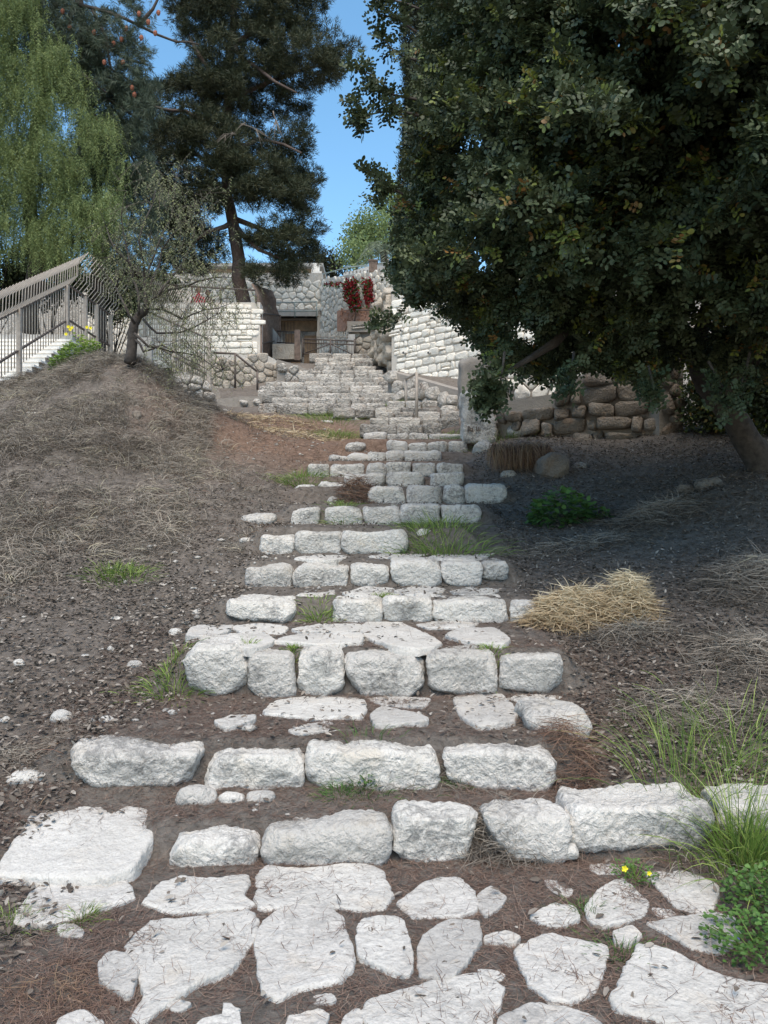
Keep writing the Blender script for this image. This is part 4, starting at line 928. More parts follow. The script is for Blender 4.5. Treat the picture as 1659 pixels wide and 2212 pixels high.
for a, b, c in (((484, 330), (560, 300), (650, 330)), ((490, 220), (600, 170), (700, 140)), ((484, 300), (400, 240), (330, 230)), ((490, 400), (570, 390), (650, 400)), ((495, 440), (430, 400), (340, 390)), ((500, 470), (580, 500), (650, 520)),
                ((492, 200), (430, 120), (400, 60)), ((500, 100), (580, 50), (640, 20)), ((487, 360), (420, 330), (350, 330)), ((503, 480), (560, 540), (610, 560)), ((503, 480), (450, 500), (410, 540)), ((500, 90), (560, 150), (640, 200))):
    limb(m, [P(*a, Yp), P(*b, Yp+random.uniform(-1, 1)), P(*c, Yp+random.uniform(-1.8, 1.8))], .09, .03, 6)
m.build('trunk', BARK, pine, True)
PE = [(520, 60, 150, 95, 0), (440, 15, 85, 55, 1), (610, 60, 85, 75, 0), (722, 108, 52, 48, .5), (650, 130, 90, 60, -.8), (590, 175, 95, 55, .5), (470, 160, 110, 70, -.5), (400, 205, 80, 60, .3), (330, 225, 60, 45, 1), (520, 230, 90, 50, 1),
      (640, 245, 32, 28, 1), (350, 300, 90, 70, 0), (300, 390, 60, 70, .5), (410, 330, 70, 60, -1), (440, 260, 70, 50, -.6), (560, 320, 38, 40, 1), (620, 320, 60, 60, 0), (650, 390, 50, 50, .6), (590, 400, 75, 60, -.8), (640, 455, 70, 45, 0),
      (660, 520, 50, 50, .5), (600, 530, 70, 55, -.6), (590, 590, 60, 22, -.8), (450, 530, 40, 50, .3), (420, 470, 55, 60, .8), (640, 580, 48, 24, 0), (380, 440, 60, 60, 0), (500, 345, 50, 40, -1.3), (450, 375, 50, 45, -1.2), (545, 385, 50, 40, -1.2), (480, 300, 60, 35, -1.2), (520, 420, 45, 22, -1), (440, 430, 40, 30, -1), (360, 500, 50, 60, 1), (400, 560, 60, 45, .5), (470, 420, 40, 40, 1.5), (520, 400, 50, 45, 1),
      (500, -80, 180, 90, 0), (560, -190, 140, 80, 0), (420, -150, 120, 80, 1), (690, -20, 40, 40, 0)]
TC, TD = lumps(PE, Yp, 0, 12, .38, 34)
print('pine tufts', len(TC))
c, d, nn_, L, W = needle_tufts(TC, TD, 11, .18, .017)
leaf_mesh('crown', c, d, nn_, L, W, LENS, PINEN, np.clip(np.repeat(RNG.random(len(TC)), 11)*.7+RNG.random(len(c))*.3, 0, 1), pine)
m = MB()
for s0, e0 in (((530, 265), (475, 318)), ((520, 268), (585, 300)), ((590, 240), (604, 290)), ((510, 290), (466, 305))):
    Ya = Yp-1.6; limb(m, [P(*s0, Ya), P((s0[0]+e0[0])/2+random.uniform(-8, 8), (s0[1]+e0[1])/2-8, Ya), P(*e0, Ya)], .022, .008, 5)
    for _ in range(3):
        q = (e0[0]+random.uniform(-25, 25), e0[1]+random.uniform(-15, 25)); limb(m, [P((s0[0]+e0[0])/2, (s0[1]+e0[1])/2-6, Ya), P(*q, Ya)], .015, .006, 4)
m.build('dead_branches', BARKP, pine, True)
# --- blue-green pine with cones, upper left
p2 = empty('pine_tree', P(215, 700, 22), 'blue-green pine with reddish cones reaching in at upper left', 'tree', 'pine trees')
Y2 = 20.5; m = MB()
limb(m, [(P(215, 720, 22).x, 22, g1(P(215, 720, 22).x, 22)-.1), P(212, 560, 22), P(205, 300, 22), P(180, 60, 21.5), P(170, -200, 21.5)], .17, .10, 9)
br = [[(120, -30), (160, 8), (250, 32), (300, 55), (380, 90), (430, 96)], [(250, 32), (270, 70), (310, 110)], [(160, 8), (150, 60), (180, 130)], [(300, 55), (330, 20), (350, -20)], [(200, 20), (230, 80), (240, 150), (300, 190)],
      [(60, 0), (90, 40), (130, 60)], [(180, 60), (260, 120), (320, 140)], [(205, 200), (260, 230), (320, 280)], [(205, 250), (280, 330), (320, 400)]]
for b_ in br: limb(m, [P(x, y, Y2) for x, y in b_], .06, .02, 6)
m.build('trunk', BARKG, p2, True)
tips = []
for (px, py, rx, ry, n_) in [(130, 40, 70, 50, 50), (230, 70, 60, 50, 45), (290, 30, 30, 40, 12), (250, 130, 70, 45, 55), (160, 130, 60, 60, 50), (200, 200, 80, 40, 55), (290, 190, 55, 35, 36), (280, 250, 60, 45, 45), (240, 300, 70, 60, 60), (290, 350, 50, 60, 46), (200, 400, 80, 80, 60), (300, 440, 50, 60, 40), (280, 520, 60, 50, 44), (120, -60, 140, 50, 60), (60, 80, 80, 80, 60)]:
    for _ in range(n_):
        a = random.random()*6.28; q = math.sqrt(random.random()); tips.append(P(px+rx*q*math.cos(a), py+ry*q*math.sin(a), Y2+random.uniform(-.9, 1.4)))
tips = np.array([tuple(t) for t in tips]); k = 9
sub = np.repeat(tips, k, 0)+RNG.normal(size=(len(tips)*k, 3))*.11; dd = nrm(RNG.normal(size=(len(sub), 3))+np.array([.2, 0, -.2]))
c, d, nn_, L, W = needle_tufts(sub, dd, 16, .21, .013, .45)
leaf_mesh('crown', c, d, nn_, L, W, LENS, PINEB, np.clip(np.repeat(RNG.random(len(sub)), 16)*.6+RNG.random(len(c))*.3, 0, 1), p2)
CONE = simple('cone_scale', (.26, .09, .05), .8, 0, .4, 30)
for x, y in [(300, 30), (272, 62), (262, 85), (305, 82), (342, 28), (203, 70), (245, 95), (265, 135), (225, 135), (335, 72), (150, 60), (285, 190), (290, 205), (135, 25), (320, 48)]:
    q = P(x, y, Y2-.7); m = MB(); m.tube([q+Vector((0, 0, .075)), q+Vector((.01, 0, .05)), q, q+Vector((0, 0, -.05)), q+Vector((0, 0, -.07))], [.012, .045, .055, .035, .01], 8); m.build('cone', CONE, p2)
# --- pepper trees: hanging strands of small leaflets
def weep(name, heads, per, Lr, mt, parent, pin=.05, pw_=.011, lean=.12, stepd=.035, wood=None, side=.9):
    C, Dv, Rn = [], [], []; mb = MB()
    for h in heads:
        for _ in range(per):
            p = np.array(h)+RNG.normal(size=3)*np.array([.16, .16, .10]); L = RNG.uniform(*Lr); a = RNG.normal(size=2)*lean; r = RNG.random()
            n = int(L/stepd); t = np.arange(n)*stepd
            x = p[0]+a[0]*t+a[0]*.5*np.sin(t*3); y = p[1]+a[1]*t; z = p[2]-t+.10*np.sin(np.minimum(t*5, 3.14))
            C.append(np.stack([x, y, z], 1)); th = RNG.random()*6.28; sg = np.where(np.arange(n) % 2, 1, -1)
            Dv.append(np.stack([sg*math.cos(th)*side+RNG.normal(size=n)*.3, sg*math.sin(th)*side+RNG.normal(size=n)*.3, -np.full(n, .75)], 1)); Rn.append(np.full(n, r)*.6+RNG.random(n)*.4)
            if wood and RNG.random() < .5: mb.tube([tuple(p), (x[n//2], y[n//2], z[n//2]), (x[-1], y[-1], z[-1])], .004, 3)
    C = np.concatenate(C); Dv = np.concatenate(Dv); Rn = np.concatenate(Rn); print(name, len(C))
    o = leaf_mesh(name, C, Dv, rv(len(C)), pin*RNG.uniform(.7, 1.3, len(C)), pw_, LENS, mt, Rn, parent)
    if wood: mb.build('twigs', wood, parent)
    return o
pt = empty('pepper_tree', P(60, 640, 20.5), 'large light-green weeping pepper tree filling the left edge', 'tree', 'pepper trees')
m = MB(); limb(m, [P(60, 720, 21), P(80, 560, 21), P(60, 400, 21), P(100, 200, 21), P(60, 0, 21)], .24, .1, 9)
for a, b, c in (((80, 500), (150, 400), (230, 330)), ((60, 400), (0, 300), (-60, 260)), ((100, 200), (170, 150), (230, 200)), ((80, 540), (160, 520), (240, 500)), ((165, 440), (185, 480), (205, 520))): limb(m, [P(*a, 21), P(*b, 20.3), P(*c, 19.8)], .08, .02, 6)
m.build('trunk', BARKG, pt, True)
heads = []
poly = [(-140, -160), (60, -60), (95, 60), (150, 120), (190, 210), (245, 270), (262, 360), (258, 470), (235, 530), (150, 560), (60, 575), (-140, 590)]
while len(heads) < 1500:
    x, y = random.uniform(-140, 262), random.uniform(-160, 560)
    if inpoly(np.array([x]), np.array([y]), poly)[0][0] and vn(np.array([x/45+3]), np.array([y/60+8]))[0] > -.27: heads.append(P(x, y-18, random.uniform(18.9, 21.5)))
weep('crown', heads, 11, (.25, .95), PEPPER, pt, .08, .020)
# young pepper tree on the bank
yp = empty('young_pepper_tree', P(290, 790, 13.2), 'young sparse pepper tree with a crooked dark trunk on the grassy bank', 'tree', 'pepper trees')
m = MB(); Yy = 13.1
limb(m, [P(280, 785, Yy), P(286, 740, Yy), P(290, 700, Yy), P(300, 682, Yy), P(318, 668, Yy)], .095, .06, 9)
BRS = [[(292, 700), (270, 660), (250, 620), (225, 590), (200, 560)], [(300, 682), (300, 640), (285, 600), (275, 540), (262, 470), (270, 420)], [(318, 668), (312, 600), (300, 520), (330, 440), (350, 380)], [(318, 668), (340, 640), (370, 600), (400, 560), (420, 500)],
       [(318, 668), (350, 668), (395, 690), (440, 670), (500, 655)], [(310, 690), (340, 720), (390, 718), (450, 690), (470, 680)], [(290, 720), (320, 748), (370, 760), (430, 770), (480, 800)], [(305, 675), (330, 600), (350, 540), (400, 480), (440, 450)],
       [(286, 730), (310, 760), (350, 745), (400, 775), (450, 800)], [(300, 640), (330, 560), (370, 470), (380, 400)], [(300, 600), (250, 540), (230, 490)], [(340, 640), (400, 620), (460, 600), (500, 600)]]
for b_ in BRS: limb(m, [P(x, y, Yy+random.uniform(-.5, .5)) for x, y in b_], .026, .005, 5)
for _ in range(150):
    b_ = random.choice(BRS); i = random.randrange(1, len(b_)); x, y = b_[i]; Yq = Yy+random.uniform(-.4, .4); limb(m, [P(x, y, Yq), P(x+random.uniform(-25, 35), y-random.uniform(0, 40), Yq), P(x+random.uniform(-50, 70), y-random.uniform(-20, 60), Yq)], .006, .002, 3)
m.build('trunk', BARKG, yp, True)
heads = []
for b_ in BRS:
    for i in range(1, len(b_)):
        for _ in range(6):
            t = random.random(); x = b_[i-1][0]*(1-t)+b_[i][0]*t+random.gauss(0, 22); y = b_[i-1][1]*(1-t)+b_[i][1]*t+random.gauss(0, 18); heads.append(P(x, y-6, Yy+random.gauss(0, .45)))
for (x, y, sx, sy, n_) in ((400, 440, 35, 45, 30), (350, 380, 35, 25, 16), (440, 540, 30, 40, 20), (420, 730, 30, 30, 10), (360, 760, 40, 25, 14), (440, 800, 35, 15, 8), (260, 560, 35, 50, 22), (500, 650, 25, 18, 10)):
    for _ in range(n_): heads.append(P(random.gauss(x, sx), random.gauss(y, sy), Yy+random.gauss(0, .4)))
heads = [h for h in heads if not (h.z < P(0, 665, 13.1).z and h.x < P(350, 0, 13.1).x)]
weep('crown', heads, 4, (.12, .5), PEPPER2, yp, .05, .014, .2, wood=BARKG)
# --- cypress
cy = empty('cypress_tree', P(905, 620, 22.5), 'tall narrow dark cypress just behind the carob leaves', 'tree')
n_ = 9000; h = RNG.random(n_); zz = 7.2+h*13.5; th = RNG.random(n_)*6.28; rad = (.72*(1-h*.35)*np.minimum(1, h*14+.45))*(1+.16*np.sin(th*3+h*17))*(.72+.28*RNG.random(n_)**.5)
cx0 = (918-CX)/FPX*22.5; C1 = np.stack([cx0+np.cos(th)*rad, 22.5+np.sin(th)*rad, zz], 1); D1 = nrm(np.stack([np.cos(th)*.5, np.sin(th)*.5, np.full(n_, 1.0)], 1)+RNG.normal(size=(n_, 3))*.25)
c = np.repeat(C1, 10, 0)+RNG.normal(size=(n_*10, 3))*.07; d = nrm(np.repeat(D1, 10, 0)+RNG.normal(size=(n_*10, 3))*.35)
leaf_mesh('crown', c, d, rv(len(c)), .12, .022, LENS, CYPR, np.clip(np.repeat(RNG.random(n_), 10)*.7+RNG.random(len(c))*.3, 0, 1), cy)
m = MB(); limb(m, [(cx0, 22.5, 6.9), (cx0, 22.5, 12), (cx0, 22.5, 20)], .16, .04, 8); m.build('trunk', BARKG, cy, True)
# --- far trees beyond the terrace
def far_tree(px, py, rx, ry, Y, lab, mt, name='far_tree', n=1500, leafL=.16, zb=10.3):
    b = P(px, 590, Y); b.z = zb; root = empty(name, b, lab, 'tree', 'trees beyond the high terrace'); ctr = np.array(P(px, py, Y)); ax = np.array([rx/FPX*Y, rx/FPX*Y, ry/FPX*Y])
    s = rv(60)*RNG.random((60, 1))**.4; sub = ctr+s*ax; c = np.repeat(sub, n//60, 0); c = c+RNG.normal(size=c.shape)*.33
    leaf_mesh('crown', c, rv(len(c)), rv(len(c)), leafL, leafL*.55, LENS, mt, np.clip(RNG.random(len(c)), 0, 1), root)
    m = MB(); limb(m, [(b.x, Y, zb), (b.x, Y, (zb+ctr[2])/2), tuple(ctr)], .14, .05, 7)
    for i in range(7): limb(m, [tuple(ctr-np.array([0, 0, ax[2]*.6])), tuple(sub[i])], .05, .02, 5)
    m.build('trunk', BARKG, root, True); return root
far_tree(800, 500, 42, 50, 42, 'light green tree behind the palm', FAR, n=4200); far_tree(770, 550, 30, 25, 38, 'low green shrub-like tree below the light green tree', FAR, n=1500)
far_tree(850, 470, 40, 80, 44, 'taller light green tree partly behind the cypress', FAR, n=4200); far_tree(660, 565, 50, 14, 40, 'dark low tree behind the beige building', CYPR, n=1800); far_tree(720, 575, 28, 14, 40, 'dark bush left of the pierced parapet', CYPR, n=1200)
m = MB(); b = P(719, 590, 40); cyp2 = empty('small_cypress', (b.x, 40, 10.3), 'thin distant cypress against the sky beside the pine', 'tree'); n_ = 900; h = RNG.random(n_); th = RNG.random(n_)*6.28
C1 = np.stack([b.x+np.cos(th)*.28*(1-h), 40+np.sin(th)*.28*(1-h), 12.0+h*2.6], 1); leaf_mesh('crown', C1, nrm(np.array([0, 0, 1.])+rv(n_)*.4), rv(n_), .3, .07, LENS, CYPR, RNG.random(n_), cyp2); limb(m, [(b.x, 40, 10.3), (b.x, 40, 13)], .08, .03, 6); m.build('trunk', BARKG, cyp2, True)
pm = empty('palm_tree', (P(815, 590, 35).x, 35, 10.3), 'grey-green palm with arching fronds beside the cypress', 'tree'); top = np.array(P(828, 545, 35)); m = MB(); limb(m, [(top[0], 35, 10.3), tuple(top)], .2, .16, 8)
m.build('trunk', BARKG, pm, True)
for k in range(17):
    a = k/17*6.28+random.random()*.3; el_ = random.uniform(.15, 1.25); L = random.uniform(1.3, 1.9); t = np.linspace(0, 1, 26)
    hx = np.cos(a)*np.cos(el_); hy = np.sin(a)*np.cos(el_); Pp = top+np.stack([hx*t*L, hy*t*L, np.sin(el_)*t*L-t**2.2*L*.75], 1)
    tg = nrm(np.gradient(Pp, axis=0)); sdv = nrm(np.cross(tg, [0, 0, 1.])); c = np.concatenate([Pp, Pp]); d = nrm(np.concatenate([sdv+tg*.7-np.array([0, 0, .35]), -sdv+tg*.7-np.array([0, 0, .35])])); leaf_mesh('frond', c, d, rv(len(c)), .42, .03, LENS, PALM, RNG.random(len(c)), pm)
def bush(px, py, rx, ry, Y, n, lab, mt, L=.07, name='bush'):
    p = P(px, py, Y); root = empty(name, (p.x, Y, g1(p.x, Y)), lab, 'bush'); s = rv(70)*RNG.random((70, 1))**.45; sub = np.array(p)+s*np.array([rx/FPX*Y, rx/FPX*Y*.8, ry/FPX*Y])
    c = np.repeat(sub, n//70, 0); c = c+RNG.normal(size=c.shape)*.13; leaf_mesh('foliage', c, rv(len(c)), rv(len(c)), L, L*.6, LEAF, mt, RNG.random(len(c)), root)
    m = MB()
    for i in range(9): limb(m, [(p.x+random.uniform(-.1, .1), Y, g1(p.x, Y)-.05), tuple((np.array([p.x, Y, g1(p.x, Y)])+sub[i])/2), tuple(sub[i])], .025, .008, 5)
    m.build('stem', BARKG, root, True)
for bx_, by_, rx_, ry_, Yb_, lb_ in ((-40, 600, 110, 80, 24, 'dark bushy hedge at the left edge beyond the white stairs'), (110, 590, 90, 70, 24.5, 'dark bush beyond the white stairs, under the pepper tree'), (240, 610, 70, 75, 26.5, 'dark bush beyond the receding picket fence'), (330, 640, 55, 50, 24.2, 'low bush behind the young pepper tree')):
    bush(bx_, by_, rx_, ry_, Yb_, 5600, lb_, HERBD, .13)
bush(1540, 850, 60, 90, 12.0, 5200, 'dark evergreen shrub in deep shade right of the brown boulder wall', CAROB)
bush(1660, 840, 75, 110, 11.6, 5200, 'dark shrub at the right edge behind the carob trunk', CAROB)
bush(1760, 820, 80, 130, 11.0, 4200, 'dark shrub beyond the right edge behind the carob', CAROB)
# --- the carob
cb = empty('carob_tree', onray(1650, 1018), 'huge dense carob tree with dark rounded leaves overhanging from the right', 'tree')
OUT = [(930, -250), (925, -20), (918, 60), (912, 130), (905, 210), (895, 300), (880, 380), (868, 460), (858, 540), (852, 590), (868, 625), (900, 645), (960, 665), (1018, 718), (1060, 768), (1085, 808), (1092, 815), (1095, 810), (1115, 790), (1150, 815), (1200, 822), (1240, 790), (1300, 790), (1350, 808), (1420, 815),
       (1470, 770), (1530, 780), (1560, 820), (1600, 832), (1659, 810), (1900, 830), (2400, 830), (2500, -250), (2000, -700), (1000, -700)]
def carob_twigs(n):
    px = RNG.uniform(815, 2400, n*6); py = RNG.uniform(-600, 890, n*6); ins, dm = inpoly(px, py, OUT)
    off = (px > 1720) | (py < -60); keep = ins & (RNG.random(len(px)) < np.where(off, .25, 1))
    px, py, dm = px[keep][:n], py[keep][:n], dm[keep][:n]
    Yf = 7.9-3.0*(1-np.exp(-dm/230))-.0007*np.clip(px-1200, 0, 800)+1.1*vn(px/120+5, py/110+2)+.5*vn(px/45, py/45+30)
    dark = vn(px/95+60, py/80+11); ok = (dark > -.34); return px[ok], py[ok], Yf[ok], dm[ok]
def carob_leaves(px, py, Y, name, nl=6, seed=0, sc=1.0, young=.12):
    n = len(px); C = pw(px, py, Y); ctr = np.array([4.2, 8.2, 5.0]); D = nrm(nrm(C-ctr)+RNG.normal(size=(n, 3))*.45+np.array([-.1, -.35, .1]))
    yg = (RNG.random(n) < young*2*(vn(px/70+90, py/70)+.5)); c = np.repeat(C, nl, 0); D2 = nrm(np.repeat(D, nl, 0)*.8+RNG.normal(size=(n*nl, 3))*.7)
    up = nrm(np.repeat(D, nl, 0)*.5+np.array([0, -.2, .6])+RNG.normal(size=(n*nl, 3))*.45); sdv = nrm(np.cross(up, D2)); nr_ = nrm(np.cross(D2, sdv)); L = RNG.uniform(.10, .165, n*nl)*sc
    tint = np.repeat(np.where(yg, .80+.2*RNG.random(n), RNG.random(n)*.72), nl)
    cc, dd, nn2, rr2 = [], [], [], []
    for s_ in (.25, .5, .75, 1.0):
        for sg in (-1, 1):
            cc.append(c+D2*(L*s_)[:, None]); dd.append(nrm(sdv*sg+D2*(.25+.5*(s_ > .9)))); nn2.append(nr_+RNG.normal(size=nr_.shape)*.28); rr2.append(np.clip(tint+RNG.normal(size=len(tint))*.05, 0, 1))
    cc, dd, nn2, rr2 = map(np.concatenate, (cc, dd, nn2, rr2)); print(name, len(cc))
    return cc, dd, nn2, .042*RNG.uniform(.7, 1.25, len(cc))*sc, rr2
px, py, Yf, dm = carob_twigs(11000); parts_ = [carob_leaves(px, py, Yf+RNG.random(len(px))**1.6*1.7, 'front', 4)]
px, py, Yf, dm = carob_twigs(5200); parts_.append(carob_leaves(px, py, Yf+1.4+RNG.random(len(px))*3.2, 'inner', 4, sc=1.3, young=0))
# sprigs standing out against the sky and hanging below
SPR = [[(900, 70), (860, 40), (815, 30)], [(905, 20), (850, 0), (805, -15)], [(900, 130), (850, 110), (810, 70)], [(900, 215), (850, 205), (800, 160), (770, 150)], [(905, 250), (850, 240), (790, 250), (762, 215)], [(800, 250), (780, 262), (790, 285)], [(880, 270), (840, 200), (800, 195)],
       [(870, 420), (830, 400), (800, 375)], [(870, 400), (835, 415), (815, 430)], [(870, 670), (840, 690), (822, 700)], [(1050, 800), (1050, 840), (1058, 870)], [(1060, 780), (1050, 830), (1055, 888)], [(1090, 760), (1080, 830), (1068, 880)],
       [(1075, 845), (1060, 860), (1050, 870)], [(1530, 780), (1560, 840), (1580, 890)], [(1620, 760), (1600, 830), (1590, 880)], [(1240, 760), (1230, 810), (1225, 850)], [(1400, 790), (1410, 830), (1415, 862)]]
spx, spy, spY = [], [], []; mtw = MB()
for b_ in SPR:
    Ys = 7.3 if b_[0][0] < 1000 else 6.6; limb(mtw, [P(x, y, Ys) for x, y in b_], .014, .004, 4)
    for i in range(len(b_)-1):
        for t in np.linspace(0, 1, 7 if i < len(b_)-2 else 9):
            if i == 0 and t < .3: continue
            spx.append(b_[i][0]*(1-t)+b_[i+1][0]*t+RNG.normal()*4); spy.append(b_[i][1]*(1-t)+b_[i+1][1]*t+RNG.normal()*4); spY.append(Ys+RNG.normal()*.08)
parts_.append(carob_leaves(np.array(spx), np.array(spy), np.array(spY), 'sprigs', 3, young=.0))
cc, dd, nn2, LL, rr2 = [np.concatenate(a) for a in zip(*parts_)]
leaf_mesh('crown', cc, dd, nn2, LL, LL*RNG.uniform(.5, .78, len(LL)), HEX, CAROB, rr2, cb)
m = MB(); bs = onray(1650, 1018)
limb(m, [bs+Vector((.03, 0, -.15)), bs+Vector((-.05, 0, .15)), P(1612, 950, bs.y), P(1560, 870, bs.y-.1), P(1500, 770, bs.y-.2), P(1440, 660, bs.y-.3)], .20, .11, 12)
for a, b, c in (((1500, 770), (1300, 640), (1120, 690)), ((1440, 660), (1250, 480), (1040, 400)), ((1440, 660), (1400, 400), (1200, 150)), ((1500, 770), (1560, 500), (1700, 200)), ((1560, 870), (1700, 700), (1900, 600)), ((1250, 480), (1120, 420), (1030, 250)), ((1440, 660), (1300, 300), (1080, 60)), ((1300, 640), (1200, 740), (1100, 800))):
    limb(m, [P(*a, 7.9), P(*b, 7.3), P(*c, 7.2)], .08, .018, 6)
m.build('trunk', BARKG, cb, True); mtw.build('twigs', BARKG, cb, True)

# ------------------------------------------------------------------ red flowering bush
bb = empty('flowering_bush', P(775, 640, 27.0), 'red flowering bush hanging in two clumps over the rubble wall', 'bush')
def cloud(px, py, rx, ry, Y, n, dy=.25):
    a = RNG.random(n)*6.28; q = np.sqrt(RNG.random(n)); return pw(px+rx*q*np.cos(a), py+ry*q*np.sin(a), Y+RNG.uniform(-dy, dy, n))
CL = [(758, 632, 17, 26, 420), (767, 655, 14, 18, 200), (797, 628, 13, 22, 280), (800, 648, 11, 16, 170), (725, 614, 26, 4, 90), (792, 608, 14, 8, 60), (760, 608, 14, 7, 80)]
for nm, mt_, k in (('bracts', REDF, .55), ('leaves', FAR, .8)):
    c = np.concatenate([cloud(x, y, rx, ry, 27.5+.011*(760-x), int(n*k)) for x, y, rx, ry, n in CL]); c[:, 1] += -.05 if nm == 'bracts' else .1
    leaf_mesh(nm, c, rv(len(c)), rv(len(c)), .10, .075, LENS, REDF if nm == 'bracts' else HERB, RNG.random(len(c)), bb)
m = MB()
for x, y in ((758, 612), (797, 612), (765, 640), (800, 640)): m.tube([P(x, y-6, 27.6), P(x+3, y+16, 27.5)], .02, 5)
m.build('stem', BARKG, bb)

# ------------------------------------------------------------------ ground cover
def in_zone(x, Y): return (x-0)/Y*FPX+CX
def scatter(n, x0, x1, y0, y1, dens):
    x = RNG.uniform(x0, x1, n); y = y0+(y1-y0)*RNG.random(n)**1.0; u = x/y*FPX+CX; k = (u > -800) & (u < 2450); x, y, u = x[k], y[k], u[k]
    v = dens(x, y, u); k = RNG.random(len(x)) < v; return x[k], y[k]
stair_l = lambda y: np.interp(y, [2, 3.5, 3.51, 4, 4.9, 5, 6.2, 9, 11, 14, 18], [-1.3, -1.3, -1.6, -1.6, -1.3, -1.3, -1.25, -1.1, -1.1, -.5, -2.5])
stair_r = lambda y: np.interp(y, [2, 3.5, 4, 5, 6.2, 9, 11, 14, 18], [1.4, 1.7, 1.0, 1.2, 1.2, 1.3, 1.2, 1.7, 2.5])
fade = lambda y: np.clip(1.25-y/16, .25, 1)
# leaf litter, thick at right and lower left
dl = lambda x, y, u: fade(y)*np.where(x > stair_r(y), 1.0, np.where(x < stair_l(y), np.clip(1.1-(y-7)/4, .06, .9), np.where(y < 4.0, .03, .13)))*np.clip(1.1+1.3*vn(x*1.3, y*1.3+50), .2, 1)
x, y = scatter(260000, -6.5, 7.5, 2.2, 13.5, dl); n = len(x); print('litter', n)
c = np.stack([x, y, gz(x, y)+.004+RNG.random(n)*.028], 1); d = nrm(np.stack([RNG.normal(size=n), RNG.normal(size=n), RNG.normal(size=n)*.28], 1)); nm = nrm(np.stack([RNG.normal(size=n)*.45, RNG.normal(size=n)*.45, np.ones(n)], 1))
L = RNG.uniform(.02, .05, n); tag(leaf_mesh('leaf_litter', c, d, nm, L, L*.45, LEAF, LITTER, RNG.random(n)**1.2), 'dry grey-brown fallen leaves covering the earth', 'leaf litter', kind='stuff')
# fallen pine needles between the paving slabs and on the lower treads
dn = lambda x, y, u: np.where(np.abs(x) < 2.1, 1, .35)*np.clip(1.5-(y-3)/3.2, .15, 1)*np.clip(.75+1.6*vn(x*2.1+9, y*2.1), .12, 1)
x, y = scatter(150000, -2.6, 2.6, 2.2, 6.2, dn); n = len(x); print('needles', n)
b = np.stack([x, y, gz(x, y)+.001+RNG.random(n)*.008+np.where(RNG.random(n) < .035, .028, 0)], 1); d = np.stack([RNG.normal(size=n), RNG.normal(size=n), RNG.normal(size=n)*.12], 1)
tag(strands(b, d, RNG.uniform(.04, .10, n), .0022, RNG.normal(size=(n, 3))*np.array([.4, .4, .05]), NEED, 'fallen_needles', RNG.random(n), seg=2, face=np.tile([0, 0, 1.], (n, 1))), 'reddish fallen pine needles between the paving slabs', 'pine needles', kind='stuff')
# dry grass on the left bank and strips on the right
def dg(x, y, u):
    bank = np.where(x < stair_l(y)-.25, 1, 0)*sstep(6.2, 9.5, y+.5*np.clip(-x-2, 0, 3))*np.where(x < -2.3-.16*(y-9), 1, .07)
    return bank*np.clip(.75+1.5*vn(x*1.1+20, y*1.1), .12, 1)*np.where(y > 14.6, .12, 1)
x, y = scatter(230000, -7.4, -.9, 5.2, 16, dg); n = len(x); print('dry', n)
b = np.stack([x, y, gz(x, y)-.01], 1); cl = vn(x*2.3+5, y*2.3)*8; d = np.stack([np.cos(cl)+RNG.normal(size=n)*.6, np.sin(cl)+RNG.normal(size=n)*.6, RNG.random(n)*1.1+.12], 1)
tag(strands(b, d, RNG.uniform(.10, .34, n), .006, np.stack([RNG.normal(size=n)*.8, RNG.normal(size=n)*.8, -np.full(n, 1.1)], 1), DRY, 'dry_grass', np.clip(RNG.random(n)*.75+vn(x*.8, y*.8+70)*.5+.05, 0, 1)), 'matted grey dry grass covering the left bank', 'dry grass', kind='stuff')
dr_ = lambda x, y, u: np.where((x < stair_l(y)-.1) & (x > -4.6), 1, np.where(x > stair_r(y), .10, 0))*np.where(y > 8, 1, .22)*np.clip(.45+1.8*vn(x*.8+31, y*.8), .02, 1)
x, y = scatter(42000, -4.6, 5, 3.6, 16.5, dr_); n = len(x)
b = np.stack([x, y, gz(x, y)-.005], 1); d = np.stack([RNG.normal(size=n), RNG.normal(size=n), RNG.random(n)*.5], 1)
tag(strands(b, d, RNG.uniform(.06, .2, n), .005, np.stack([RNG.normal(size=n)*.6, RNG.normal(size=n)*.6, -np.full(n, .7)], 1), DRYR, 'dry_stalks', RNG.random(n)), 'thin reddish dry stalks lying over the earth', 'dry stalks', kind='stuff')

ncl = 900; xs_, ys_ = scatter(40000, -7.2, -1.2, 6, 15.5, dg); sel = RNG.permutation(len(xs_))[:ncl]; xc, yc = xs_[sel], ys_[sel]; k_ = 34
cx_, cy_ = np.repeat(xc, k_), np.repeat(yc, k_); n = len(cx_); q = RNG.normal(size=(n, 2))*.055; b = np.stack([cx_+q[:, 0], cy_+q[:, 1], gz(cx_+q[:, 0], cy_+q[:, 1])-.01], 1); la = np.repeat(RNG.normal(size=(ncl, 2))*.7, k_, 0)
d = np.stack([la[:, 0]+RNG.normal(size=n)*.5, la[:, 1]-.2+RNG.normal(size=n)*.5, np.full(n, .9)], 1)
tag(strands(b, d, RNG.uniform(.12, .36, n), .006, np.stack([la[:, 0], la[:, 1]-.3, -np.full(n, 1.2)], 1)+RNG.normal(size=(n, 3))*.3, DRY, 'dry_grass', np.clip(RNG.random(n)*.5+.4+np.repeat(RNG.random(ncl)*.3-.1, k_), 0, 1), seg=4), 'pale drooping clumps of dead grass on the left bank', 'dry grass', kind='stuff')

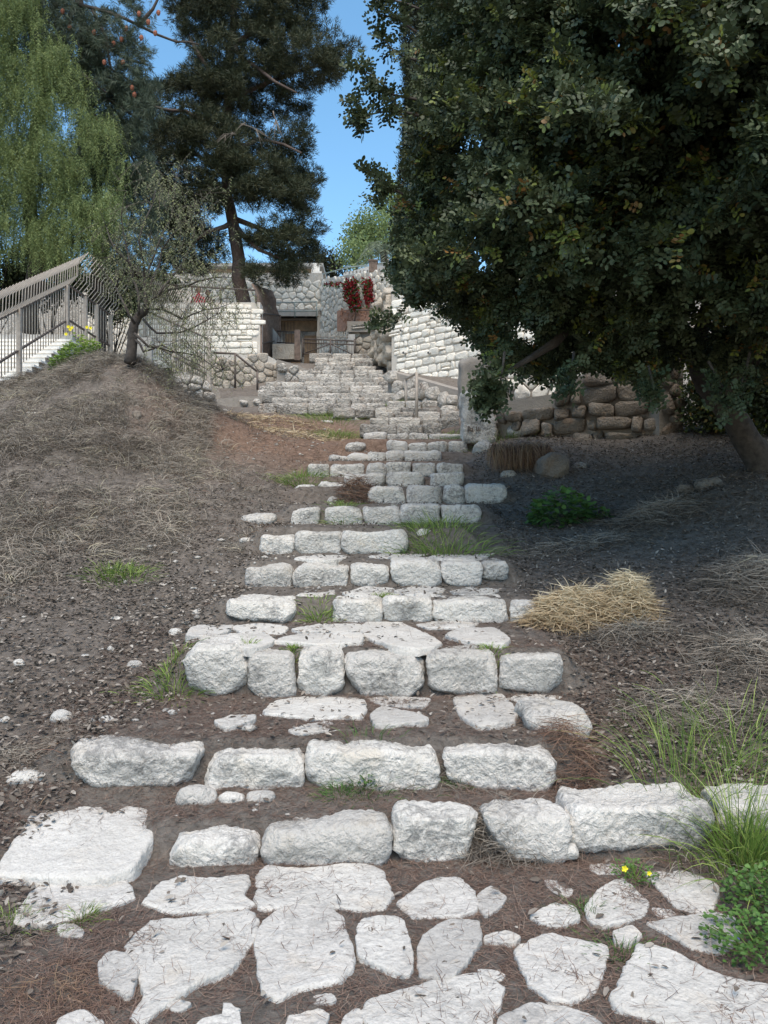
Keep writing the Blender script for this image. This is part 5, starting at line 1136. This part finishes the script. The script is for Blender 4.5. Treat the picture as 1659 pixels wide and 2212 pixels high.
def tuft(px, py, n, L, W, mt, name, lab, cat, spread=.08, up=1.0, bend=.6, at=None, seg=4, group=None, kind=None, tilt=(0, 0), Ymax=24):
    p = at if at is not None else onray(px, py, 2.2, Ymax); q = RNG.normal(size=(n, 2))*spread; x = p.x+q[:, 0]; y = p.y+q[:, 1]
    b = np.stack([x, y, gz(x, y)-.01 if at is None else np.full(n, p.z)], 1); d = np.stack([q[:, 0]/spread*.35+RNG.normal(size=n)*.25+tilt[0], q[:, 1]/spread*.35+RNG.normal(size=n)*.25+tilt[1], np.full(n, up)], 1)
    o = strands(b, d, RNG.uniform(L*.45, L, n), W, np.stack([q[:, 0]/spread*.5, q[:, 1]/spread*.5, -np.full(n, bend)], 1)+RNG.normal(size=(n, 3))*.2, mt, name, RNG.random(n), seg=seg)
    return tag(o, lab, cat, group, kind)
# straw heap
def heap(px, py, rx, ry, h, n, L, W, mt, name, lab, cat, flat=.28, two=None):
    p = onray(px, py); a = RNG.random(n)*6.28; q = RNG.random(n)**.6; x = p.x+rx*q*np.cos(a); y = p.y+ry*q*np.sin(a)
    if two is not None: s_ = RNG.random(n) < .42; x = np.where(s_, p.x+two+rx*.45*q*np.cos(a), x-rx*.15)
    zz = gz(x, y)+h*np.clip(1-q**1.6, 0, 1)*RNG.random(n)**.5*(1 if two is None else np.where(s_, 1.15, .9)); d = np.stack([RNG.normal(size=n), RNG.normal(size=n), RNG.normal(size=n)*flat], 1)
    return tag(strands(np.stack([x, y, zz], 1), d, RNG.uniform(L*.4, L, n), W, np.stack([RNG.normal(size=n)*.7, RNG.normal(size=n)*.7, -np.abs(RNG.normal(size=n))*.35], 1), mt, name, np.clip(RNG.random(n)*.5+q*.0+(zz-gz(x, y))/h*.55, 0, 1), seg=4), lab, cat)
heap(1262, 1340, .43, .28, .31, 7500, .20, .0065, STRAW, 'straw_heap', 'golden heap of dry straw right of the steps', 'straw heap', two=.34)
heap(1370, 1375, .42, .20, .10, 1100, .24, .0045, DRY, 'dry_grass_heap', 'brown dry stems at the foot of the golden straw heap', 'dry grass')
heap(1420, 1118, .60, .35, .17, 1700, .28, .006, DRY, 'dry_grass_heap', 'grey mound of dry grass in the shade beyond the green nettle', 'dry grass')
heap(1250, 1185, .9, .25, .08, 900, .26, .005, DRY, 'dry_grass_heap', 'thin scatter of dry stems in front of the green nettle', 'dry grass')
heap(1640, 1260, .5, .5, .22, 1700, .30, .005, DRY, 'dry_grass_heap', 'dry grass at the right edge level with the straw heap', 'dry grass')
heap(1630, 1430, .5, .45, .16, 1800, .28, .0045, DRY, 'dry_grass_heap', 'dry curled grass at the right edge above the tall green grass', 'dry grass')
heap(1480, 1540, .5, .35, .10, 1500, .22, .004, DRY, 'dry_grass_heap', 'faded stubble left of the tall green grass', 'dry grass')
heap(1090, 1830, .26, .12, .15, 1100, .22, .0032, DRY, 'dry_grass_tuft', 'dry grass tuft spilling between two kerb blocks', 'dry grass')
heap(1235, 1655, .14, .2, .2, 700, .20, .003, DRYR, 'dry_grass_tuft', 'dry stems at the right end of the four long blocks', 'dry grass')
heap(770, 1077, .26, .18, .24, 700, .24, .006, DRYR, 'dry_grass_tuft', 'reddish dry tuft at the left of the eighth course', 'dry grass')
heap(130, 2150, .30, .22, .03, 900, .10, .0018, DRYR, 'dry_grass_tuft', 'short straw-coloured grass in the lower left corner', 'dry grass')
heap(90, 1990, .25, .18, .03, 500, .12, .002, DRY, 'dry_grass_tuft', 'faded grass at the far left of the paving', 'dry grass')
heap(60, 1640, .35, .25, .04, 700, .16, .0028, DRY, 'dry_grass_patch', 'pale dead stems at the left edge above the tilted slab', 'dry grass')
heap(900, 1700, .5, .08, .03, 700, .14, .0022, DRY, 'dry_grass_patch', 'dead stems along the foot of the four long blocks', 'dry grass')
heap(640, 940, 1.2, .6, .06, 900, .25, .01, STRAW, 'dry_grass_patch', 'golden dry grass patch on the red earth', 'dry grass'); heap(560, 905, 1.3, .4, .05, 800, .25, .01, STRAW, 'dry_grass_patch', 'faint strip of golden grass across the red earth', 'dry grass')
# hanging dry grass on the little bank
n = 3200; pxs = RNG.uniform(1062, 1180, n); Yb = RNG.uniform(11.5, 11.9, n); b = pw(pxs, np.full(n, 968.)+RNG.normal(size=n)*4, Yb)
tag(strands(b, np.stack([RNG.normal(size=n)*.2, -np.full(n, .8), np.full(n, .1)], 1), RNG.uniform(.15, .62, n), .007, np.stack([RNG.normal(size=n)*.35, np.full(n, .1), -np.full(n, 1.9)], 1), DRYR, 'hanging_grass', np.clip(RNG.random(n)*1.1+.2, 0, 1), seg=5), 'curtain of dry grass hanging over the small bank by the dark boulder', 'dry grass')
# green grass tufts in the joints
GG = 'small green tufts growing between the stones'
TU = [(535, 1408, .12, .03, 'grassy tuft between the first and second big block'), (632, 1408, .06, .02, 'tiny green tuft between the second and third big block'), (1062, 1412, .08, .04, 'green tuft on top of the joint by the rightmost big block'),
      (822, 1290, .07, .05, 'moss-like tuft on the flat stone of the fourth tread'), (690, 1335, .12, .07, 'green weeds under the second block of the fourth course'), (375, 1480, .16, .10, 'green weed left of the big squared blocks'),
      (790, 1690, .14, .10, 'green herb under the longest block of the four'), (735, 1715, .08, .06, 'small herb left of the green herb under the longest block'), (990, 1690, .08, .03, 'tiny herb under the right block of the four'), (240, 1240, .14, .12, 'low green plant alone on the left slope'),
      (275, 1245, .14, .12, 'second low green plant on the left slope, right of the first'), (760, 1850, .06, .03, 'little weed under the long sloping kerb block'), (1265, 1975, .07, .05, 'dark green weed on the crumbling paving'), (1340, 2065, .07, .06, 'pale weeds above the triangular paving slab'),
      (175, 1985, .08, .04, 'grass tuft on the ragged paving slab at left'), (25, 2000, .08, .06, 'yellowish weeds at the far left of the paving'), (650, 2035+60, .05, .03, 'weed in the joint left of the grey squarish slab'), (650, 1035, .22, .2, 'green patch left of the tenth course'),
      (728, 945, .2, .25, 'green patch at the left foot of the upper steps'), (715, 905, .22, .35, 'grass patch below the wide flight'), (855, 878, .18, .22, 'bright grass on the tread by the handrail posts'), (1085, 945, .25, .3, 'green grass right of the carved pillar stone'),
      (960, 1175, .30, .25, 'thin green grass over the right end of the sixth course'), (905, 1150, .14, .1, 'small grass tuft on the sixth tread'), (740, 1120, .2, .08, 'thin tuft in front of the seventh course'), (850, 1120, .08, .06, 'mossy tuft at the foot of the seventh course'), (960, 948, .15, .3, 'green grass on the steps left of the carved pillar stone')]
for px, py, L, sp, lab in TU: tuft(px, py, int(110+sp*1500), L, .0035 if py > 1500 else .006, GRASS if py < 1500 or px < 200 else HERB, 'green_tuft', lab, 'plant', sp, .9, .6, group=GG)
# tall green grass at lower right
base = onray(1600, 1872)
tuft(0, 0, 200, .56, .005, GRASS, 'tall_grass', 'tall bright green grass clump at the lower right edge', 'grass clump', .07, 2.8, .40, at=base+Vector((0, 0, -.02)), seg=6)
tuft(1655, 1885, 420, .38, .0045, GRASS, 'green_grass', 'dense green grass at the right edge beneath the tall clump', 'grass clump', .13, 1.3, .7, seg=5)
tuft(1500, 1840, 260, .26, .004, DRY, 'dry_grass_tuft', 'bleached curling grass at the left foot of the tall green clump', 'dry grass', .10, .6, 1.1, seg=5)
tuft(1470, 1700, 160, .55, .004, GRASS, 'seed_grass', 'thin nodding grass stems left of the tall green clump', 'grass clump', .16, 1.3, .6, seg=6)
tuft(1610, 1640, 260, .34, .0045, GRASS, 'green_grass', 'sparse green grass behind the tall clump', 'grass clump', .25, 1.1, .5)
# broad-leaved herbs
def herb(px, py, R_, H, n, L, lab, mt=HERB, name='leafy_weed', cat='plant', flowers=()):
    p = onray(px, py) if py != 768 else Vector((P(px, py, 14.3).x, 14.3, g1(P(px, py, 14.3).x, 14.3))); root = empty(name, p, lab, cat); a = RNG.random(n)*6.28; q = RNG.random(n)**.5; x = p.x+R_*q*np.cos(a); y = p.y+R_*q*np.sin(a); z = gz(x, y)+H*RNG.random(n)**.8*(1-.55*q)
    c = np.stack([x, y, z], 1); d = nrm(np.stack([np.cos(a)+RNG.normal(size=n)*.6, np.sin(a)+RNG.normal(size=n)*.6, RNG.normal(size=n)*.3+.15], 1)); nm = nrm(np.stack([RNG.normal(size=n)*.4, RNG.normal(size=n)*.4-.3, np.ones(n)], 1))
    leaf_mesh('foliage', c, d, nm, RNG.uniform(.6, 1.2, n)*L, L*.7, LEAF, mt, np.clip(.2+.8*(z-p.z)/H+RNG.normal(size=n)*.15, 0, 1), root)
    m = MB()
    for i in range(min(16, n)): m.tube([(p.x+random.uniform(-.3, .3)*R_, p.y+random.uniform(-.3, .3)*R_, p.z-.02), tuple(c[i])], .0025, 4)
    m.build('stem', GRASS, root); return root
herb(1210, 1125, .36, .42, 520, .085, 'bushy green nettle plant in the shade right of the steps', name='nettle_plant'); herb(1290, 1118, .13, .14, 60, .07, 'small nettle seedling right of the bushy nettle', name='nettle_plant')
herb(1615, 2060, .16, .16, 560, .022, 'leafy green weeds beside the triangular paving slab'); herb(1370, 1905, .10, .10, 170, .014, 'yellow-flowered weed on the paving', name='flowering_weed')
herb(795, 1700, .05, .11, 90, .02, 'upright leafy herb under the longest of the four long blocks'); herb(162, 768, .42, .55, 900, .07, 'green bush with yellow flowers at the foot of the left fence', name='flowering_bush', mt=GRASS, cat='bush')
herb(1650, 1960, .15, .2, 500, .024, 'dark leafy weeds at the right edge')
def flower(px, py, Y, r, mt, lab, n=5, name='wildflower'):
    p = P(px, py, Y); root = empty(name, p, lab, 'flower'); a = np.arange(n)/n*6.28; c = np.tile(np.array(p), (n, 1)); d = np.stack([np.cos(a), np.full(n, -.3), np.sin(a)], 1)
    leaf_mesh('petals', c, d, np.tile([0, -1., .4], (n, 1)), r, r*.8, LEAF, mt, RNG.random(n), root); g = g1(p.x, p.y); m = MB(); m.tube([(p.x, p.y+.004, p.z), (p.x+.01, p.y+.01, (p.z+g)/2), (p.x+.005, p.y+.015, g)], .0018, 4); m.build('stem', GRASS, root)
flower(1349, 1876, 3.30, .016, YEL, 'yellow flower, left of two above the paving'); flower(1402, 1886, 3.28, .012, YEL, 'yellow flower, right of two above the paving'); flower(1585, 2027, 2.9, .022, BLUEF, 'small blue flower among the lower right weeds')
for i, (x, y) in enumerate(((148, 706), (156, 708), (152, 712), (188, 707), (196, 709), (143, 722))): flower(x, y, 14.0, .035, YEL, ['yellow bloom, highest left on the fence-foot bush', 'yellow bloom right beside the highest left one', 'yellow bloom just below the top pair', 'yellow bloom, left of the right-hand pair', 'yellow bloom, right of the right-hand pair', 'lone low yellow bloom at left of the bush'][i], 7)
# fallen twigs
for (a, b_, lab) in (((1440, 1370), (1510, 1352), 'pale stick lying beyond the straw heap at right'), ((1590, 1098), (1640, 1090), 'pale stick near the carob trunk'),):
    p, q = onray(*a), onray(*b_); m = MB(); m.tube([p+Vector((0, 0, .02)), (p+q)/2+Vector((0, 0, .035)), q+Vector((0, 0, .02))], [.004, .006, .003], 5); tag(m.build('stick', BARKP), lab, 'stick')

# ------------------------------------------------------------------ people on the terraces
def skin_body(joints, edges, mat, name, parent, lv=1):
    me = bpy.data.meshes.new(name); me.from_pydata([j[0] for j in joints], edges, []); o = bpy.data.objects.new(name, me); COL.objects.link(o)
    sk = o.modifiers.new('s', 'SKIN'); sk.use_smooth_shade = True
    for i, j in enumerate(joints): me.skin_vertices[0].data[i].radius = (j[1], j[1]*(j[2] if len(j) > 2 else 1))
    me.skin_vertices[0].data[0].use_root = True; ss = o.modifiers.new('ss', 'SUBSURF'); ss.levels = lv; ss.render_levels = lv
    dg_ = bpy.context.evaluated_depsgraph_get(); m2 = bpy.data.meshes.new_from_object(o.evaluated_get(dg_)); bpy.data.objects.remove(o); m2.materials.clear(); m2.materials.append(mat)
    r = bpy.data.objects.new(name, m2); COL.objects.link(r); r.parent = parent; return r
SKIN_ = simple('skin', (.42, .25, .18), .6, 0, .08); HAIR = simple('dark_hair', (.025, .02, .018), .8)
def person(loc, lab, top, bot, rz=0, pose='stand', hat=None, scale=1.0):
    root = empty('person', loc, lab, 'person'); root.rotation_euler = (0, 0, rz); root.scale = (scale,)*3; sit = pose == 'sit'; h = -.42 if sit else 0
    hip = .92+h; J = [((0, 0, hip), .125, .8), ((0, 0, hip+.25), .13, .8), ((0, 0, hip+.47), .145, .75), ((0, 0, hip+.57), .06), ((0, -.01, hip+.66), .05)]
    E = [(0, 1), (1, 2), (2, 3), (3, 4)]
    for s in (-1, 1):
        i = len(J); J += [((s*.17, 0, hip+.49), .055), ((s*.22, .03 if not sit else -.08, hip+.24), .043), ((s*.17, -.16, hip+.08 if not sit else hip+.12), .032), ((s*.14, -.24, hip+.10), .03)]; E += [(2, i), (i, i+1), (i+1, i+2), (i+2, i+3)]
    skin_body(J, E, top, 'shirt', root)
    J = [((0, 0, hip+.02), .13, .85)]; E = []
    for s in (-1, 1):
        i = len(J)
        if sit: J += [((s*.10, -.05, hip), .09), ((s*.15, -.42, hip+.03), .06), ((s*.14, -.45, hip-.42), .045), ((s*.14, -.58, hip-.46), .035)]
        else: J += [((s*.10, 0, hip-.06), .09), ((s*.11, -.02, .48), .062), ((s*.11, .02, .09), .042), ((s*.11, -.12, .04), .035)]
        E += [(0, i), (i, i+1), (i+1, i+2), (i+2, i+3)]
    skin_body(J, E, bot, 'trousers', root)
    hz = hip+.75; J = [((0, 0, hz-.11), .05), ((0, -.01, hz-.05), .075, 1.0), ((0, -.01, hz+.02), .085, 1.1), ((0, 0, hz+.09), .06)]; hd_ = skin_body(J, [(0, 1), (1, 2), (2, 3)], SKIN_, 'head', root, 2)
    skin_body([((0, .03, hz-.02), .07), ((0, .02, hz+.06), .092), ((0, .01, hz+.11), .06)], [(0, 1), (1, 2)], HAIR, 'hair', hd_, 2)
    m = MB(); m.add([(0, -.125, hz-.02), (-.014, -.095, hz-.035), (.014, -.095, hz-.035), (0, -.095, hz+.015)], [(0, 1, 2), (0, 3, 1), (0, 2, 3)])
    for s in (-1, 1): m.tube([(s*.088, 0, hz-.03), (s*.095, .01, hz+.015)], .014, 6)
    m.build('nose_and_ears', SKIN_, hd_).location = (0, 0, 0)
    for s in (-1, 1): m = MB(); m.tube([(s*.032, -.088, hz+.012), (s*.032, -.098, hz+.012)], .011, 6); m.build('eye', BLACK, hd_).location = (0, 0, 0)
    for s in (-1, 1):
        b0 = Vector((s*.14, -.26, hip+.10)); m = MB(); m.tube([b0+Vector((0, .03, 0)), b0, b0+Vector((0, -.05, 0))], [.026, .036, .034], 8)
        for k in range(4): m.tube([b0+Vector(((k-1.5)*.017, -.045, 0)), b0+Vector(((k-1.5)*.018, -.085+abs(k-1.3)*.006, -.012)), b0+Vector(((k-1.5)*.018, -.105+abs(k-1.3)*.008, -.035))], .0085, 5)
        m.tube([b0+Vector((-s*.03, -.0, 0)), b0+Vector((-s*.055, -.04, -.01))], .01, 5); m.build('hand', SKIN_, root, True).location = (0, 0, 0)
    if hat: m = MB(); m.tube([(0, 0, hz+.05), (0, 0, hz+.062)], .16, 16); m.tube([(0, 0, hz+.05), (0, 0, hz+.13), (0, 0, hz+.155)], [.1, .095, .07], 12); m.build('hat', hat, hd_).location = (0, 0, 0)
    return root
cloth = lambda nm, c: simple(nm, c, .85, 0, .1)
NAVY = cloth('navy_cloth', (.03, .035, .05)); BLUE = cloth('blue_cloth', (.12, .22, .38)); REDC = cloth('red_cloth', (.6, .03, .06)); GREYB = cloth('grey_blue_cloth', (.14, .16, .2)); MAROON = cloth('maroon_cloth', (.13, .05, .06))
q = P(584, 740, 27.3); person((q.x, 27.3, 6.62), 'standing person in a blue top and black trousers behind the steep fence panel', BLUE, BLACK, .5)
q = P(972, 592, 23.5); person((q.x, 23.5, 7.2), 'person in a dark cap and navy jacket leaning at the terrace railing, among leaves', NAVY, NAVY, .2, 'stand', HAIR, .98)
q = P(837, 573, 28.6); person((q.x, 28.6, 10.10), 'person in grey-blue sitting at the high terrace railing', GREYB, NAVY, .7, 'sit', None, .62)
for px, Y, tp, lab in ((357, 25.0, BLUE, 'seated person in blue, left of those under the pine'), (372, 25.2, MAROON, 'seated person in dark red beside the blue one'), (429, 24.8, REDC, 'seated person in bright red behind the terrace railing'), (449, 25.1, MAROON, 'seated person with a bare head right of the bright red one')):
    q = P(px, 650, Y); person((q.x, Y, 7.45), lab, tp, NAVY, random.uniform(-.4, .4), 'sit')
rail_px('side_terrace_railing', 'pale railing in front of the leaning person, seen through the leaves', [[(925, 601), (1030, 603)]], .02, METG, 21.6, posts=[[(x, 601), (x, 625)] for x in (930, 955, 985, 1000, 1012, 1028)])
for ob in S.objects:
    if ob.parent is None and ob.get('category') and not ob.get('kind') and ob.name.split('.')[0] in ('paving_slab', 'tread_slab'): ob['kind'] = 'thing'
